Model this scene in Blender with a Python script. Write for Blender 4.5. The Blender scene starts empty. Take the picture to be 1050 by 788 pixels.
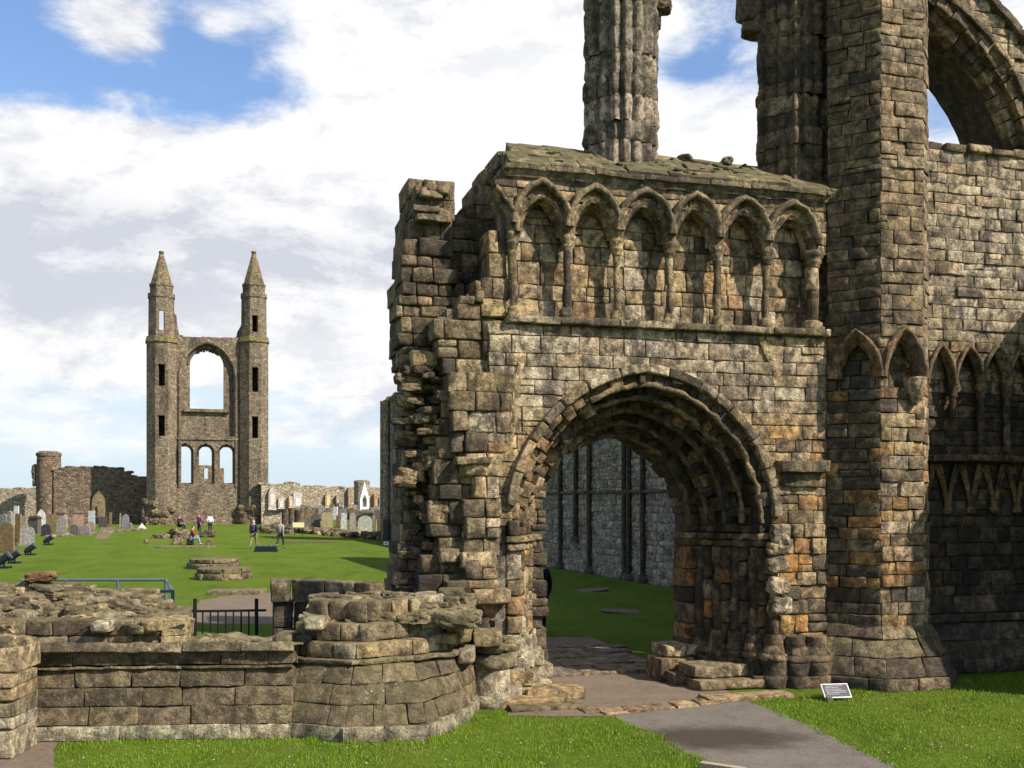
import bpy, bmesh, math, random
import numpy as np
from mathutils import Vector, Matrix, noise
random.seed(7)
R = random.random
def U(a, b): return a + (b - a) * random.random()
rad = math.radians
SC = bpy.context.scene
COL = SC.collection
# ------------------------------------------------------------------ camera maths (metres, camera at the origin, 3 m up)
F, CX, HY, H = 1053.0, 525.0, 512.0, 3.0
def gp(px, py, z=0.0):
    Y = (H - z) * F / (py - HY)
    return Vector(((px - CX) / F * Y, Y, z))
def at(px, py, Y): return Vector(((px - CX) / F * Y, Y, H + (HY - py) / F * Y))
class Frame:
    """vertical plane: u along it, d towards the viewer, z up"""
    def __init__(s, O, ang):
        s.O = Vector((O[0], O[1])); s.e = Vector((math.cos(ang), math.sin(ang))); s.n = Vector((math.sin(ang), -math.cos(ang)))
    @staticmethod
    def between(A, B):
        f = Frame((A[0], A[1]), math.atan2(B[1] - A[1], B[0] - A[0])); f.L = math.hypot(B[0] - A[0], B[1] - A[1]); return f
    def P(s, u, z, d=0.0):
        q = s.O + s.e * u + s.n * d
        return Vector((q.x, q.y, z))
    def uz(s, px, py, d=0.0):
        k = (px - CX) / F; o = s.O + s.n * d
        u = (k * o.y - o.x) / (s.e.x - k * s.e.y)
        return u, H + (HY - py) / F * (o.y + u * s.e.y)
    def u(s, px, d=0.0): return s.uz(px, HY, d)[0]
# ------------------------------------------------------------------ mesh builder
class MB:
    def __init__(s): s.v = []; s.f = []; s.c = []; s.sm = []
    def add(s, vs, fs, col=(.3, .25, .18), smooth=True):
        b = len(s.v); s.v.extend([tuple(p) for p in vs])
        for f in fs:
            s.f.append(tuple(b + i for i in f)); s.c.append(col); s.sm.append(smooth)
    def build(s, name, mat, parent=None):
        me = bpy.data.meshes.new(name); me.from_pydata(s.v, [], s.f); me.update()
        a = me.attributes.new('tint', 'FLOAT_COLOR', 'CORNER')
        n = np.array([len(f) for f in s.f]); c = np.array([list(k) + [1.0] for k in s.c], dtype=np.float32)
        a.data.foreach_set('color', np.repeat(c, n, axis=0).ravel())
        me.polygons.foreach_set('use_smooth', np.array(s.sm, dtype=bool))
        me.materials.append(mat)
        o = bpy.data.objects.new(name, me); COL.objects.link(o)
        if parent is not None: attach(o, parent)
        return o
def attach(o, parent):
    o.parent = parent
    m = Matrix.Identity(4); p = parent
    while p is not None: m = Matrix.Translation(p.location) @ m; p = p.parent if p.parent and p.type == 'EMPTY' else None
    if parent.type == 'EMPTY': o.matrix_parent_inverse = m.inverted()
def tag(o, label, cat, group=None):
    o['label'] = label; o['category'] = cat
    if group: o['group'] = group
    return o
def thing(name, label, cat, loc=(0, 0, 0), group=None):
    o = bpy.data.objects.new(name, None); COL.objects.link(o); o.location = loc; o.empty_display_size = .3
    return tag(o, label, cat, group)
def N(p, s=1.0): return noise.noise(Vector((p[0] * s, p[1] * s, p[2] * s)))
def soft(c, m, k): return tuple(a * (1 - k) + b * k for a, b in zip(c, m))
def jit(c, a=.12):
    k = 1 + U(-a, a); return (c[0] * k, c[1] * k * (1 + U(-.03, .03)), c[2] * k * (1 + U(-.06, .06)))
def box(mb, c, s, col=(.3, .3, .3), rot=0.0, smooth=False, taper=1.0):
    vs = []; cr, sr = math.cos(rot), math.sin(rot)
    for z in (-.5, .5):
        t = taper if z > 0 else 1
        for x, y in ((-.5, -.5), (.5, -.5), (.5, .5), (-.5, .5)):
            X, Y = x * s[0] * t, y * s[1] * t
            vs.append((c[0] + X * cr - Y * sr, c[1] + X * sr + Y * cr, c[2] + z * s[2]))
    mb.add(vs, [(3, 2, 1, 0), (4, 5, 6, 7), (0, 1, 5, 4), (1, 2, 6, 5), (2, 3, 7, 6), (3, 0, 4, 7)], col, smooth)
def bar(mb, a, b, r, col=(.1, .1, .1), seg=8):
    a = Vector(a); b = Vector(b); w = (b - a).normalized(); x = w.orthogonal().normalized(); y = w.cross(x); vs = []
    for p in (a, b):
        for i in range(seg):
            t = 2 * math.pi * i / seg; vs.append(p + (x * math.cos(t) + y * math.sin(t)) * r)
    fs = [(i, (i + 1) % seg, seg + (i + 1) % seg, seg + i) for i in range(seg)]
    mb.add(vs, fs); n = len(mb.f)
    mb.add([vs[i] for i in range(seg)], [tuple(range(seg))[::-1]], col, False); mb.add([vs[seg + i] for i in range(seg)], [tuple(range(seg))], col, False)
    for i in range(n - seg, n): mb.c[i] = col
def lathe(mb, cx, cy, prof, seg=16, col=(.3, .25, .2), rough=0.0, squash=None, a0=0.0, a1=2 * math.pi, cols=None):
    vs = []; full = a1 - a0 > 6.28; m = seg if full else seg + 1
    for r, z in prof:
        for i in range(m):
            t = a0 + (a1 - a0) * i / seg
            rr = r
            p = Vector((cx + rr * math.cos(t), cy + rr * math.sin(t), z))
            if rough: p += Vector((math.cos(t), math.sin(t), .3)) * rough * N(p, 5)
            vs.append(p)
    k = len(prof); fs = []
    for j in range(k - 1):
        for i in range(seg):
            i2 = (i + 1) % m; fs.append((j * m + i, j * m + i2, (j + 1) * m + i2, (j + 1) * m + i))
    mb.add(vs, fs, col)
    if full:
        mb.add(vs[-m:], [tuple(range(m))], col, False); mb.add(vs[:m], [tuple(range(m))[::-1]], col, False)
def block(mb, S, u0, u1, v0, v1, d, depth, col, bev=.03, rough=.015, gap=.008, step=.085, su=1.0, tilt=.013):
    """one weathered stone with rounded arrises; S(u, v, d) -> point; u is multiplied by su to get metres"""
    u0 += gap / su; u1 -= gap / su; v0 += gap; v1 -= gap
    lu = (u1 - u0) * su; lv = v1 - v0
    if lu < .03 or lv < .02: return
    bv = min(.42 * bev * U(.6, 1.7), lu * .4, lv * .4)
    def ticks(L):
        n = max(1, min(9, int((L - 2 * bv) / step)))
        return [0, .3 * bv] + [bv + (L - 2 * bv) * i / n for i in range(n + 1)] + [L - .3 * bv, L]
    xs, ys = ticks(lu), ticks(lv); nx, ny = len(xs), len(ys)
    sd = Vector((U(0, 90), U(0, 90), U(0, 90))); tx, ty = U(-tilt, tilt), U(-tilt, tilt); d += U(-rough, rough)
    wear = U(.6, 1.7); vs = []
    for y in ys:
        ay = 1 - min(min(y, lv - y) / bv, 1)
        for x in xs:
            ax = 1 - min(min(x, lu - x) / bv, 1)
            q = math.hypot(ax, ay); X, Y = x, y
            if q > 1:
                X += (1 if x < lu / 2 else -1) * ax * (1 - 1 / q) * bv * .9; Y += (1 if y < lv / 2 else -1) * ay * (1 - 1 / q) * bv * .9; q = 1
            drop = bv * (1 - math.sqrt(max(0, 1 - q * q)))
            p = Vector((X, Y, 0)) + sd
            nz = N(p, 3.2) + .55 * N(p, 8) + .25 * N(p, 19)
            e = .015 * wear
            X += e * (N(p + Vector((7, 3, 1)), 4) + .6 * N(p, 13)); Y += e * (N(p + Vector((1, 9, 5)), 4) + .6 * N(p + Vector((3, 3, 3)), 13))
            vs.append(S(u0 + X / su, v0 + Y, d - drop + rough * wear * nz + tx * (x / lu - .5) + ty * (y / lv - .5)))
    fs = []
    for j in range(ny - 1):
        for i in range(nx - 1):
            a = j * nx + i; fs.append((a, a + 1, a + nx + 1, a + nx))
    ring = [(i, 0) for i in range(nx)] + [(nx - 1, j) for j in range(1, ny)] + [(i, ny - 1) for i in range(nx - 2, -1, -1)] + [(0, j) for j in range(ny - 2, 0, -1)]
    rid = [j * nx + i for i, j in ring]; prev = rid; m = len(ring)
    for k in (.45, 1.0):
        cur = []
        for i, j in ring:
            p = Vector((xs[i], ys[j], k)) + sd; w = .012 * wear * N(p, 6)
            ox = (-1 if i == 0 else 1 if i == nx - 1 else 0) * w; oy = (-1 if j == 0 else 1 if j == ny - 1 else 0) * w
            cur.append(len(vs)); vs.append(S(u0 + (xs[i] + ox) / su, v0 + ys[j] + oy, d - bv - (depth - bv) * k))
        for i in range(m): fs.append((prev[(i + 1) % m], prev[i], cur[i], cur[(i + 1) % m]))
        prev = cur
    mb.add(vs, fs, col)
# ---- regions: polygons in (u, z); intervals at one height
def cross(poly, z):
    r = []
    for (a, b), (c, e) in zip(poly, poly[1:] + poly[:1]):
        if (b <= z) != (e <= z): r.append(a + (c - a) * (z - b) / (e - b))
    r.sort(); return [(r[i], r[i + 1]) for i in range(0, len(r) - 1, 2)]
class Region:
    def __init__(s, add, sub=()): s.add = add; s.sub = list(sub)
    def at(s, z):
        iv = []
        for p in s.add: iv += cross(p, z)
        iv.sort(); m = []
        for a, b in iv:
            if m and a <= m[-1][1] + 1e-6: m[-1][1] = max(m[-1][1], b)
            else: m.append([a, b])
        for p in s.sub:
            for a, b in cross(p, z):
                o = []
                for x, y in m:
                    if b <= x or a >= y: o.append([x, y]); continue
                    if a > x: o.append([x, a])
                    if b < y: o.append([b, y])
                m = o
        return m
def masonry(mb, S, reg, z0, z1, hc, lc, pal, d=0.0, depth=.28, bev=.03, rough=.015, jag=0.0, split=.12, gap=.0045, step=.085, wob=.012, skip=0.0, jd=None):
    def W(u, v, dd):
        return S(u + .01 * noise.noise(Vector((u * 1.3, v * 1.3, 4.2))), v + wob * noise.noise(Vector((u * .8, v * .9, 1.7))), dd)
    z = z0
    while z < z1 - .05:
        h = U(*hc)
        if z + h > z1 - hc[0] * .6: h = z1 - z
        for a, b in reg.at(z + h * .5):
            a += U(-jag, jag); b += U(-jag, jag); x = a + 0.0
            if b - a < .06: continue
            first = True
            while x < b - .02:
                l = U(*lc) * (U(.4, 1) if first else 1); first = False
                if x + l > b - lc[0] * .55: l = b - x
                if R() > skip:
                    dd = d + (jd(x + l / 2, z + h / 2) if jd else 0)
                    if R() < split and h > .2 and l < lc[1] * 1.1:
                        k = U(.4, .6) * h
                        block(mb, W, x, x + l, z, z + k, dd, depth, jit(pal(x + l / 2, z)), bev, rough, gap, step)
                        block(mb, W, x, x + l, z + k, z + h, dd, depth, jit(pal(x + l / 2, z)), bev, rough, gap, step)
                    else: block(mb, W, x, x + l, z, z + h, dd, depth, jit(pal(x + l / 2, z + h / 2)), bev, rough, gap, step)
                x += l
        z += h
def cellwall(mb, S, reg, z0, z1, d0, d1, cell=.1, col=(.24, .2, .145), back=True, inset=.02):
    nz = max(1, int(round((z1 - z0) / cell))); rows = []; lo = 1e9; hi = -1e9
    for j in range(nz):
        iv = reg.at(z0 + (j + .5) * (z1 - z0) / nz); rows.append(iv)
        for a, b in iv: lo = min(lo, a); hi = max(hi, b)
    if lo > hi: return
    dz = (z1 - z0) / nz
    for j, iv in enumerate(rows):
        za, zb = z0 + j * dz, z0 + (j + 1) * dz
        for a, b in iv:
            a += inset; b -= inset
            if b - a < .02: continue
            n = max(1, int((b - a) / (cell * 5)))
            for i in range(n):
                x, y = a + (b - a) * i / n, a + (b - a) * (i + 1) / n
                q = [S(x, za, d0), S(y, za, d0), S(y, zb, d0), S(x, zb, d0), S(x, za, d1), S(y, za, d1), S(y, zb, d1), S(x, zb, d1)]
                fs = [(0, 1, 2, 3), (5, 4, 7, 6), (3, 2, 6, 7), (1, 0, 4, 5)]
                if i == 0: fs.append((4, 0, 3, 7))
                if i == n - 1: fs.append((1, 5, 6, 2))
                mb.add(q, fs, col, False)
class PArch:
    """pointed arch, optionally stilted; w 0..1 up the left half, 1..2 down the right half; r outwards from the intrados"""
    def __init__(s, S, uc, zs, a, h, st=0.0):
        s.S, s.uc, s.zs, s.a, s.h, s.st = S, uc, zs + st, a, h, st; s.R = (a * a + h * h) / (2 * a)
        s.len = st + s.R * math.acos(max(-1, min(1, (s.R - a) / s.R)))
    def uv(s, w, r=0.0):
        m = (w if w <= 1 else 2 - w) * s.len; q = s.R + r
        if m <= s.st: du, z = s.a + r, s.zs - s.st + m
        else:
            ph = math.acos(max(-1, min(1, (s.R - s.a) / q))) * (m - s.st) / (s.len - s.st)
            du = q * math.cos(ph) - (s.R - s.a); z = s.zs + q * math.sin(ph)
        return (s.uc - du if w <= 1 else s.uc + du), z
    def pt(s, w, r, d):
        u, z = s.uv(w, r); return s.S(u, z, d)
    def poly(s, r=0.0, zb=None, n=14):
        p = [s.uv(2 * i / (2 * n), r) for i in range(2 * n + 1)]
        if zb is not None: p = [(p[0][0], zb)] + p + [(p[-1][0], zb)]
        return p
    def sweep(s, mb, prof, n=10, col=(.3, .25, .18), w0=0.0, w1=2.0, rough=.01, colf=None):
        k = len(prof); vs = []; fs = []; m = 2 * n
        for i in range(m + 1):
            w = w0 + (w1 - w0) * i / m
            for r, d in prof:
                p = s.pt(w, r, d); t = rough * N(p, 7)
                vs.append(s.pt(w, r + t, d + t))
        for i in range(m):
            for j in range(k - 1):
                a = i * k + j; fs.append((a, a + 1, a + k + 1, a + k))
        mb.add(vs, fs, col)
    def ring(s, mb, r0, r1, d, depth, l, pal, bev=.03, rough=.02, w0=0.0, w1=2.0, jr=0.0, gap=.008):
        w = w0
        while w < w1 - .01:
            dw = U(*l) / s.len; e = w + dw
            if w < 1 < e + dw * .4: e = 1.0
            if e > w1 - dw * .4: e = w1
            u, z = s.uv((w + e) / 2); k = U(-jr, jr); k += jr * 2.2 if jr and R() < .08 else 0
            block(mb, lambda a, b, c: s.pt(a, b, c), w, e, r0 + k, r1, d + (U(-1, 1) * jr * .8), depth, jit(pal(u, z)), bev, rough, gap, .08, s.len)
            w = e
# rocks
_bm = bmesh.new(); bmesh.ops.create_icosphere(_bm, subdivisions=3, radius=1); ICO_V = [v.co.copy() for v in _bm.verts]; ICO_F = [tuple(v.index for v in f.verts) for f in _bm.faces]; _bm.free()
def rock(mb, c, s, col, rot=None, sq=.55):
    rot = U(0, 6.3) if rot is None else rot; cr, sr = math.cos(rot), math.sin(rot); sd = Vector((U(0, 50), U(0, 50), U(0, 50))); vs = []
    tl = U(-.15, .15)
    for p in ICO_V:
        m = max(abs(p.x), abs(p.y), abs(p.z)); q = p.lerp(p / m * .82, sq)
        q = q * (1 + .22 * N(p + sd, 1.3) + .1 * N(p + sd, 3.5) + .05 * N(p + sd, 8))
        x, y, z = q.x * s[0], q.y * s[1], q.z * s[2]; z += tl * x
        vs.append((c[0] + x * cr - y * sr, c[1] + x * sr + y * cr, c[2] + z))
    mb.add(vs, ICO_F, col, False)
# ------------------------------------------------------------------ materials
def nodes(name):
    m = bpy.data.materials.new(name); m.use_nodes = True; nt = m.node_tree; nt.nodes.clear()
    o = nt.nodes.new('ShaderNodeOutputMaterial'); b = nt.nodes.new('ShaderNodeBsdfPrincipled'); nt.links.new(b.outputs[0], o.inputs[0])
    b.inputs['Specular IOR Level'].default_value = .2
    return m, nt, b
class NT:
    def __init__(s, nt): s.nt = nt
    def n(s, t, **k):
        x = s.nt.nodes.new(t)
        for a, b in k.items(): setattr(x, a, b)
        return x
    def l(s, a, b): s.nt.links.new(a, b)
    def noise(s, vec, scale, detail=6, rough=.6, dist=0.0):
        x = s.n('ShaderNodeTexNoise'); x.inputs['Scale'].default_value = scale; x.inputs['Detail'].default_value = detail; x.inputs['Roughness'].default_value = rough; x.inputs['Distortion'].default_value = dist
        s.l(vec, x.inputs['Vector']); return x.outputs['Fac']
    def ramp(s, f, a, b, lo=0.0, hi=1.0):
        x = s.n('ShaderNodeMapRange'); x.inputs[1].default_value = a; x.inputs[2].default_value = b; x.inputs[3].default_value = lo; x.inputs[4].default_value = hi
        x.interpolation_type = 'SMOOTHSTEP'; s.l(f, x.inputs[0]); return x.outputs[0]
    def math(s, op, a, b=None):
        x = s.n('ShaderNodeMath', operation=op)
        for i, q in enumerate((a, b)):
            if q is None: continue
            if isinstance(q, (int, float)): x.inputs[i].default_value = q
            else: s.l(q, x.inputs[i])
        return x.outputs[0]
    def mix(s, f, a, b, mode='MIX'):
        x = s.n('ShaderNodeMix', data_type='RGBA', blend_type=mode)
        for i, q in ((0, f), (6, a), (7, b)):
            if isinstance(q, (int, float)): x.inputs[i].default_value = q
            elif isinstance(q, tuple): x.inputs[i].default_value = (*q, 1)
            else: s.l(q, x.inputs[i])
        return x.outputs[2]
    def vmul(s, v, k):
        x = s.n('ShaderNodeVectorMath', operation='MULTIPLY'); s.l(v, x.inputs[0]); x.inputs[1].default_value = k; return x.outputs[0]
    def bump(s, h, strength, dist, normal=None):
        x = s.n('ShaderNodeBump'); x.inputs['Strength'].default_value = strength; x.inputs['Distance'].default_value = dist; s.l(h, x.inputs['Height'])
        if normal is not None: s.l(normal, x.inputs['Normal'])
        return x.outputs[0]
def stone_mat(name, soot=.5, moss=.5, lichen=.3, bump=1.0, tint=(1, 1, 1), rust=.3):
    m, nt, b = nodes(name); t = NT(nt)
    g = t.n('ShaderNodeNewGeometry'); pos = g.outputs['Position']; at_ = t.n('ShaderNodeAttribute'); at_.attribute_name = 'tint'
    base = t.mix(1.0, at_.outputs['Color'], tint, 'MULTIPLY')
    n1 = t.noise(pos, 7, 5, .65); n2 = t.noise(pos, 30, 5, .75); n3 = t.noise(pos, 1.3, 5, .6, .4)
    k = t.ramp(n1, .32, .68, .45, 1.5); k2 = t.ramp(n2, .32, .68, .68, 1.34)
    kk = t.math('MULTIPLY', k, k2); cb = t.n('ShaderNodeCombineColor'); [t.l(kk, cb.inputs[i]) for i in range(3)]
    c = t.mix(1.0, base, cb.outputs[0], 'MULTIPLY')
    # rusty iron bands in the sandstone
    wv = t.vmul(pos, (2.2, 2.2, 9.0)); nb = t.noise(wv, 1.0, 5, .6, .8)
    c = t.mix(t.math('MULTIPLY', t.ramp(nb, .56, .72), rust), c, (.27, .14, .05))
    # soot patches, drawn out downwards
    sv = t.vmul(pos, (2.4, 2.4, 1.0)); ns = t.noise(sv, 1.0, 8, .68, .3)
    c = t.mix(t.math('MULTIPLY', t.ramp(ns, .47, .66), soot), c, (.028, .025, .021))
    n5 = t.noise(t.vmul(pos, (1, 1, .7)), 5.5, 7, .72, .6); c = t.mix(t.math('MULTIPLY', t.ramp(n5, .47, .62), min(1.0, .3 + soot * .65)), c, (.04, .031, .021))
    # moss on ledges
    sep = t.n('ShaderNodeSeparateXYZ'); t.l(g.outputs['Normal'], sep.inputs[0])
    nm = t.noise(pos, 3.3, 7, .7); mo = t.math('MULTIPLY', t.ramp(sep.outputs[2], .25, .8), t.ramp(nm, .36, .6))
    c = t.mix(t.math('MULTIPLY', mo, moss), c, (.11, .1, .038))
    # pale lichen
    nl = t.noise(pos, 21, 5, .75); c = t.mix(t.math('MULTIPLY', t.ramp(nl, .62, .68), t.math('MULTIPLY', t.ramp(n3, .45, .6), lichen)), c, (.5, .48, .4))
    t.l(c, b.inputs['Base Color']); b.inputs['Roughness'].default_value = .92
    h1 = t.noise(pos, 22, 6, .72); h2 = t.noise(t.vmul(pos, (14, 14, 40)), 1, 6, .65); h = t.math('ADD', h1, t.math('MULTIPLY', h2, .6))
    vo = t.n('ShaderNodeTexVoronoi', feature='F1'); vo.inputs['Scale'].default_value = 34; t.l(pos, vo.inputs['Vector'])
    h = t.math('ADD', h, t.math('MULTIPLY', t.ramp(vo.outputs['Distance'], 0, .35), .3))
    t.l(t.bump(h, .8 * bump, .045), b.inputs['Normal'])
    return m
STONE = stone_mat('weathered_sandstone', soot=.75, tint=(1.0, .905, .785))
STONE_R = stone_mat('sooty_shaded_sandstone', tint=(.82, .72, .6), soot=.95, moss=.35, lichen=.15, rust=.35)  # soot, plus a darker tint for parts standing in shade
STONE_D = stone_mat('dark_sandstone', tint=(1.05, .97, .86), soot=.6, moss=.3, lichen=.1, rust=.2)
STONE_L = stone_mat('lichened_sandstone', tint=(.9, .84, .72), soot=.45, moss=.5, lichen=1.0, rust=.2)
MORTAR = stone_mat('rubble_core', soot=.5, moss=.6, lichen=.3, bump=1.6)
ROOFM = stone_mat('mossy_slabs', tint=(.85, .8, .7), soot=.7, moss=.8, lichen=.35, rust=.1)
def rubble_mat(name, cols, scale=2.6, patch=.5, mortar=(.3, .26, .2)):
    m, nt, b = nodes(name); t = NT(nt)
    g = t.n('ShaderNodeNewGeometry'); pos = g.outputs['Position']; at_ = t.n('ShaderNodeAttribute'); at_.attribute_name = 'tint'
    w = t.n('ShaderNodeVectorMath', operation='ADD'); nn = t.n('ShaderNodeTexNoise'); nn.inputs['Scale'].default_value = scale * 1.5; t.l(pos, nn.inputs['Vector'])
    t.l(pos, w.inputs[0]); t.l(t.vmul(nn.outputs['Color'], (.25, .25, .15)), w.inputs[1])
    v = t.n('ShaderNodeTexVoronoi', feature='F1'); v.inputs['Scale'].default_value = scale; t.l(t.vmul(w.outputs[0], (1, 1, 1.9)), v.inputs['Vector'])
    e = t.n('ShaderNodeTexVoronoi', feature='DISTANCE_TO_EDGE'); e.inputs['Scale'].default_value = scale; t.l(t.vmul(w.outputs[0], (1, 1, 1.9)), e.inputs['Vector'])
    sp = t.n('ShaderNodeSeparateColor'); t.l(v.outputs['Color'], sp.inputs[0])
    cr = t.n('ShaderNodeValToRGB'); t.l(sp.outputs[0], cr.inputs[0]); el = cr.color_ramp.elements
    for i, c in enumerate(cols):
        q = el[i] if i < 2 else el.new(1.0)
        q.color = (*c, 1)
    for i in range(len(cols)): el[i].position = i / (len(cols) - 1)
    c = t.mix(1.0, cr.outputs[0], at_.outputs['Color'], 'MULTIPLY')
    c = t.mix(t.ramp(e.outputs['Distance'], 0.0, .09, .75, 0.0), c, t.mix(1.0, at_.outputs['Color'], mortar, 'MULTIPLY'))
    ns = t.noise(t.vmul(pos, (.5, .5, .2)), 1.0, 7, .7, .4); c = t.mix(t.math('MULTIPLY', t.ramp(ns, .46, .68), patch), c, (.045, .038, .03))
    n2 = t.noise(pos, 3, 6, .7); cb = t.n('ShaderNodeCombineColor'); [t.l(t.ramp(n2, .3, .7, .7, 1.3), cb.inputs[i]) for i in range(3)]
    c = t.mix(1.0, c, cb.outputs[0], 'MULTIPLY')
    t.l(c, b.inputs['Base Color']); b.inputs['Roughness'].default_value = .95
    h = t.math('ADD', t.ramp(e.outputs['Distance'], 0, .15), t.math('MULTIPLY', n2, .8)); t.l(t.bump(h, .9, .12), b.inputs['Normal'])
    return m
GABLEM = rubble_mat('gable_rubble', [(.12, .082, .052), (.19, .14, .088), (.27, .205, .13), (.15, .105, .068)], 2.6, .75)
WALLM = rubble_mat('boundary_rubble', [(.13, .095, .07), (.2, .15, .11), (.3, .24, .17), (.16, .12, .09)], 2.4, .4)
WALLP = rubble_mat('pale_boundary_rubble', [(.28, .22, .15), (.38, .3, .2), (.46, .38, .27), (.3, .25, .18)], 2.4, .15)
NAVEM = rubble_mat('nave_rubble', [(.16, .15, .13), (.25, .24, .21), (.34, .32, .28), (.2, .18, .15)], 3.0, .3)
def plain(name, col, rough=.6, metal=0.0, bump=.2, scale=30, var=.25):
    m, nt, b = nodes(name); t = NT(nt); g = t.n('ShaderNodeNewGeometry')
    n = t.noise(g.outputs['Position'], scale, 6, .65); cb = t.n('ShaderNodeCombineColor'); [t.l(t.ramp(n, .3, .7, 1 - var, 1 + var), cb.inputs[i]) for i in range(3)]
    t.l(t.mix(1.0, col, cb.outputs[0], 'MULTIPLY'), b.inputs['Base Color']); b.inputs['Roughness'].default_value = rough; b.inputs['Metallic'].default_value = metal
    t.l(t.bump(n, bump, .02), b.inputs['Normal']); return m
def tinted(name, rough=.85, var=.3, scale=14, bump=.4):
    m, nt, b = nodes(name); t = NT(nt); g = t.n('ShaderNodeNewGeometry'); at_ = t.n('ShaderNodeAttribute'); at_.attribute_name = 'tint'
    n = t.noise(g.outputs['Position'], scale, 7, .7); cb = t.n('ShaderNodeCombineColor'); [t.l(t.ramp(n, .3, .7, 1 - var, 1 + var), cb.inputs[i]) for i in range(3)]
    t.l(t.mix(1.0, at_.outputs['Color'], cb.outputs[0], 'MULTIPLY'), b.inputs['Base Color']); b.inputs['Roughness'].default_value = rough
    t.l(t.bump(n, bump, .03), b.inputs['Normal']); return m
GRAVE = tinted('headstone_stone', .9, .4, 6)
CLOTH = tinted('cloth', .9, .15, 40, .2)
SKIN = plain('skin', (.5, .3, .22), .6, var=.08)
BLACK = plain('black_painted_iron', (.012, .012, .014), .45)
STEEL = plain('blue_grey_painted_steel', (.1, .13, .165), .5, .2, var=.15)
BLACKM = plain('black_housing', (.014, .015, .018), .35)
GLASS = plain('lamp_glass', (.05, .06, .08), .1, var=.1)
WHITE = plain('white_paint', (.75, .74, .7), .6, var=.15)
YELLOW = plain('pale_yellow_panel', (.75, .66, .36), .6, var=.1)
WOOD = plain('weathered_timber', (.3, .24, .16), .8)
# ------------------------------------------------------------------ world, sun, camera
SUN_AZ, SUN_EL = 62.0, 41.0      # azimuth measured from -Y towards +X
sx, sy, sz = math.sin(rad(SUN_AZ)) * math.cos(rad(SUN_EL)), -math.cos(rad(SUN_AZ)) * math.cos(rad(SUN_EL)), math.sin(rad(SUN_EL))
def make_world():
    w = bpy.data.worlds.new('World'); SC.world = w; w.use_nodes = True; nt = w.node_tree; nt.nodes.clear(); t = NT(nt)
    out = t.n('ShaderNodeOutputWorld'); bg = t.n('ShaderNodeBackground'); bg.inputs[1].default_value = .082; t.l(bg.outputs[0], out.inputs[0])
    sky = t.n('ShaderNodeTexSky', sky_type='NISHITA'); sky.sun_disc = False; sky.sun_elevation = rad(SUN_EL); sky.sun_rotation = math.atan2(sx, sy)
    sky.air_density = 1.0; sky.dust_density = .6; sky.ozone_density = 2.5
    tc = t.n('ShaderNodeTexCoord'); d = tc.outputs['Generated']
    sep = t.n('ShaderNodeSeparateXYZ'); t.l(d, sep.inputs[0]); el = sep.outputs[2]
    sv = t.vmul(d, (1.0, 1.0, 2.3))
    n1 = t.noise(sv, 3.6, 12, .62, .35); n2 = t.noise(sv, 11, 10, .66, .4)
    cov = t.math('ADD', t.math('MULTIPLY', n1, .66), t.math('MULTIPLY', n2, .34))
    def blob(px, py, r, k, sxy=1.0):
        v = Vector(((px - CX) / F, 1, (HY - py) / F)).normalized()
        dd = t.n('ShaderNodeVectorMath', operation='SUBTRACT'); t.l(d, dd.inputs[0]); dd.inputs[1].default_value = v
        ln = t.n('ShaderNodeVectorMath', operation='LENGTH'); t.l(t.vmul(dd.outputs[0], (1.0, 1.0, sxy)), ln.inputs[0])
        return t.ramp(ln.outputs['Value'], 0, r, k, 0.0)
    for b in BLOBS: cov = t.math('ADD', cov, blob(*b))
    bv = t.n('ShaderNodeVectorMath', operation='DOT_PRODUCT'); t.l(d, bv.inputs[0]); bv.inputs[1].default_value = (0, -1, 0)
    cov = t.math('SUBTRACT', cov, t.ramp(bv.outputs['Value'], -.55, .2, 0, .05))          # clearer sky towards the west, behind the viewer
    mask = t.ramp(cov, .40, .61)
    # lit tops and grey undersides of the cumulus
    up = t.n('ShaderNodeVectorMath', operation='ADD'); t.l(sv, up.inputs[0]); up.inputs[1].default_value = (.03, 0, .09)
    m1 = t.noise(up.outputs[0], 3.6, 12, .62, .35); m2 = t.noise(up.outputs[0], 11, 10, .66, .4)
    df = t.math('SUBTRACT', t.math('ADD', t.math('MULTIPLY', m1, .66), t.math('MULTIPLY', m2, .34)), t.math('ADD', t.math('MULTIPLY', n1, .66), t.math('MULTIPLY', n2, .34)))
    shade = t.ramp(df, -.08, .11)
    for b in GREYS: shade = t.math('ADD', shade, blob(*b))
    shade = t.math('MINIMUM', t.math('MAXIMUM', shade, 0.0), 1.0)
    cl = t.mix(shade, CLOUD_LIT, CLOUD_DARK)
    skyc = t.mix(1.0, sky.outputs[0], SKY_TINT, 'MULTIPLY')
    hz = t.ramp(el, 0.0, .3, .85, 0.0)
    skyc = t.mix(hz, skyc, HORIZON)
    c = t.mix(mask, skyc, cl)
    t.l(c, bg.inputs[0])
BLOBS = [(110, 30, .08, .36, 1.6), (230, 25, .045, .2, 2), (130, 98, .05, .14, 3.5), (190, 80, .19, -.15, 2.6), (30, 55, .18, -.22, 2.2), (300, 100, .12, -.1, 3), (420, 10, .09, -.1, 2), (240, 20, .1, -.12, 2), (400, 45, .16, .16, 1.6), (500, 110, .25, .2, 1.6), (200, 210, .4, .2, 2.6), (60, 130, .12, .12, 2.5), (460, 300, .4, .2, 2.4),
         (710, 70, .07, -.16, 1.0), (720, 150, .12, .3, 1.5), (690, 10, .06, .12, 1), (100, 490, .22, -.16, 6.0), (340, 480, .22, -.14, 6.0), (60, 330, .3, .2, 3.0), (1000, 60, .2, .1, 1)]
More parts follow.
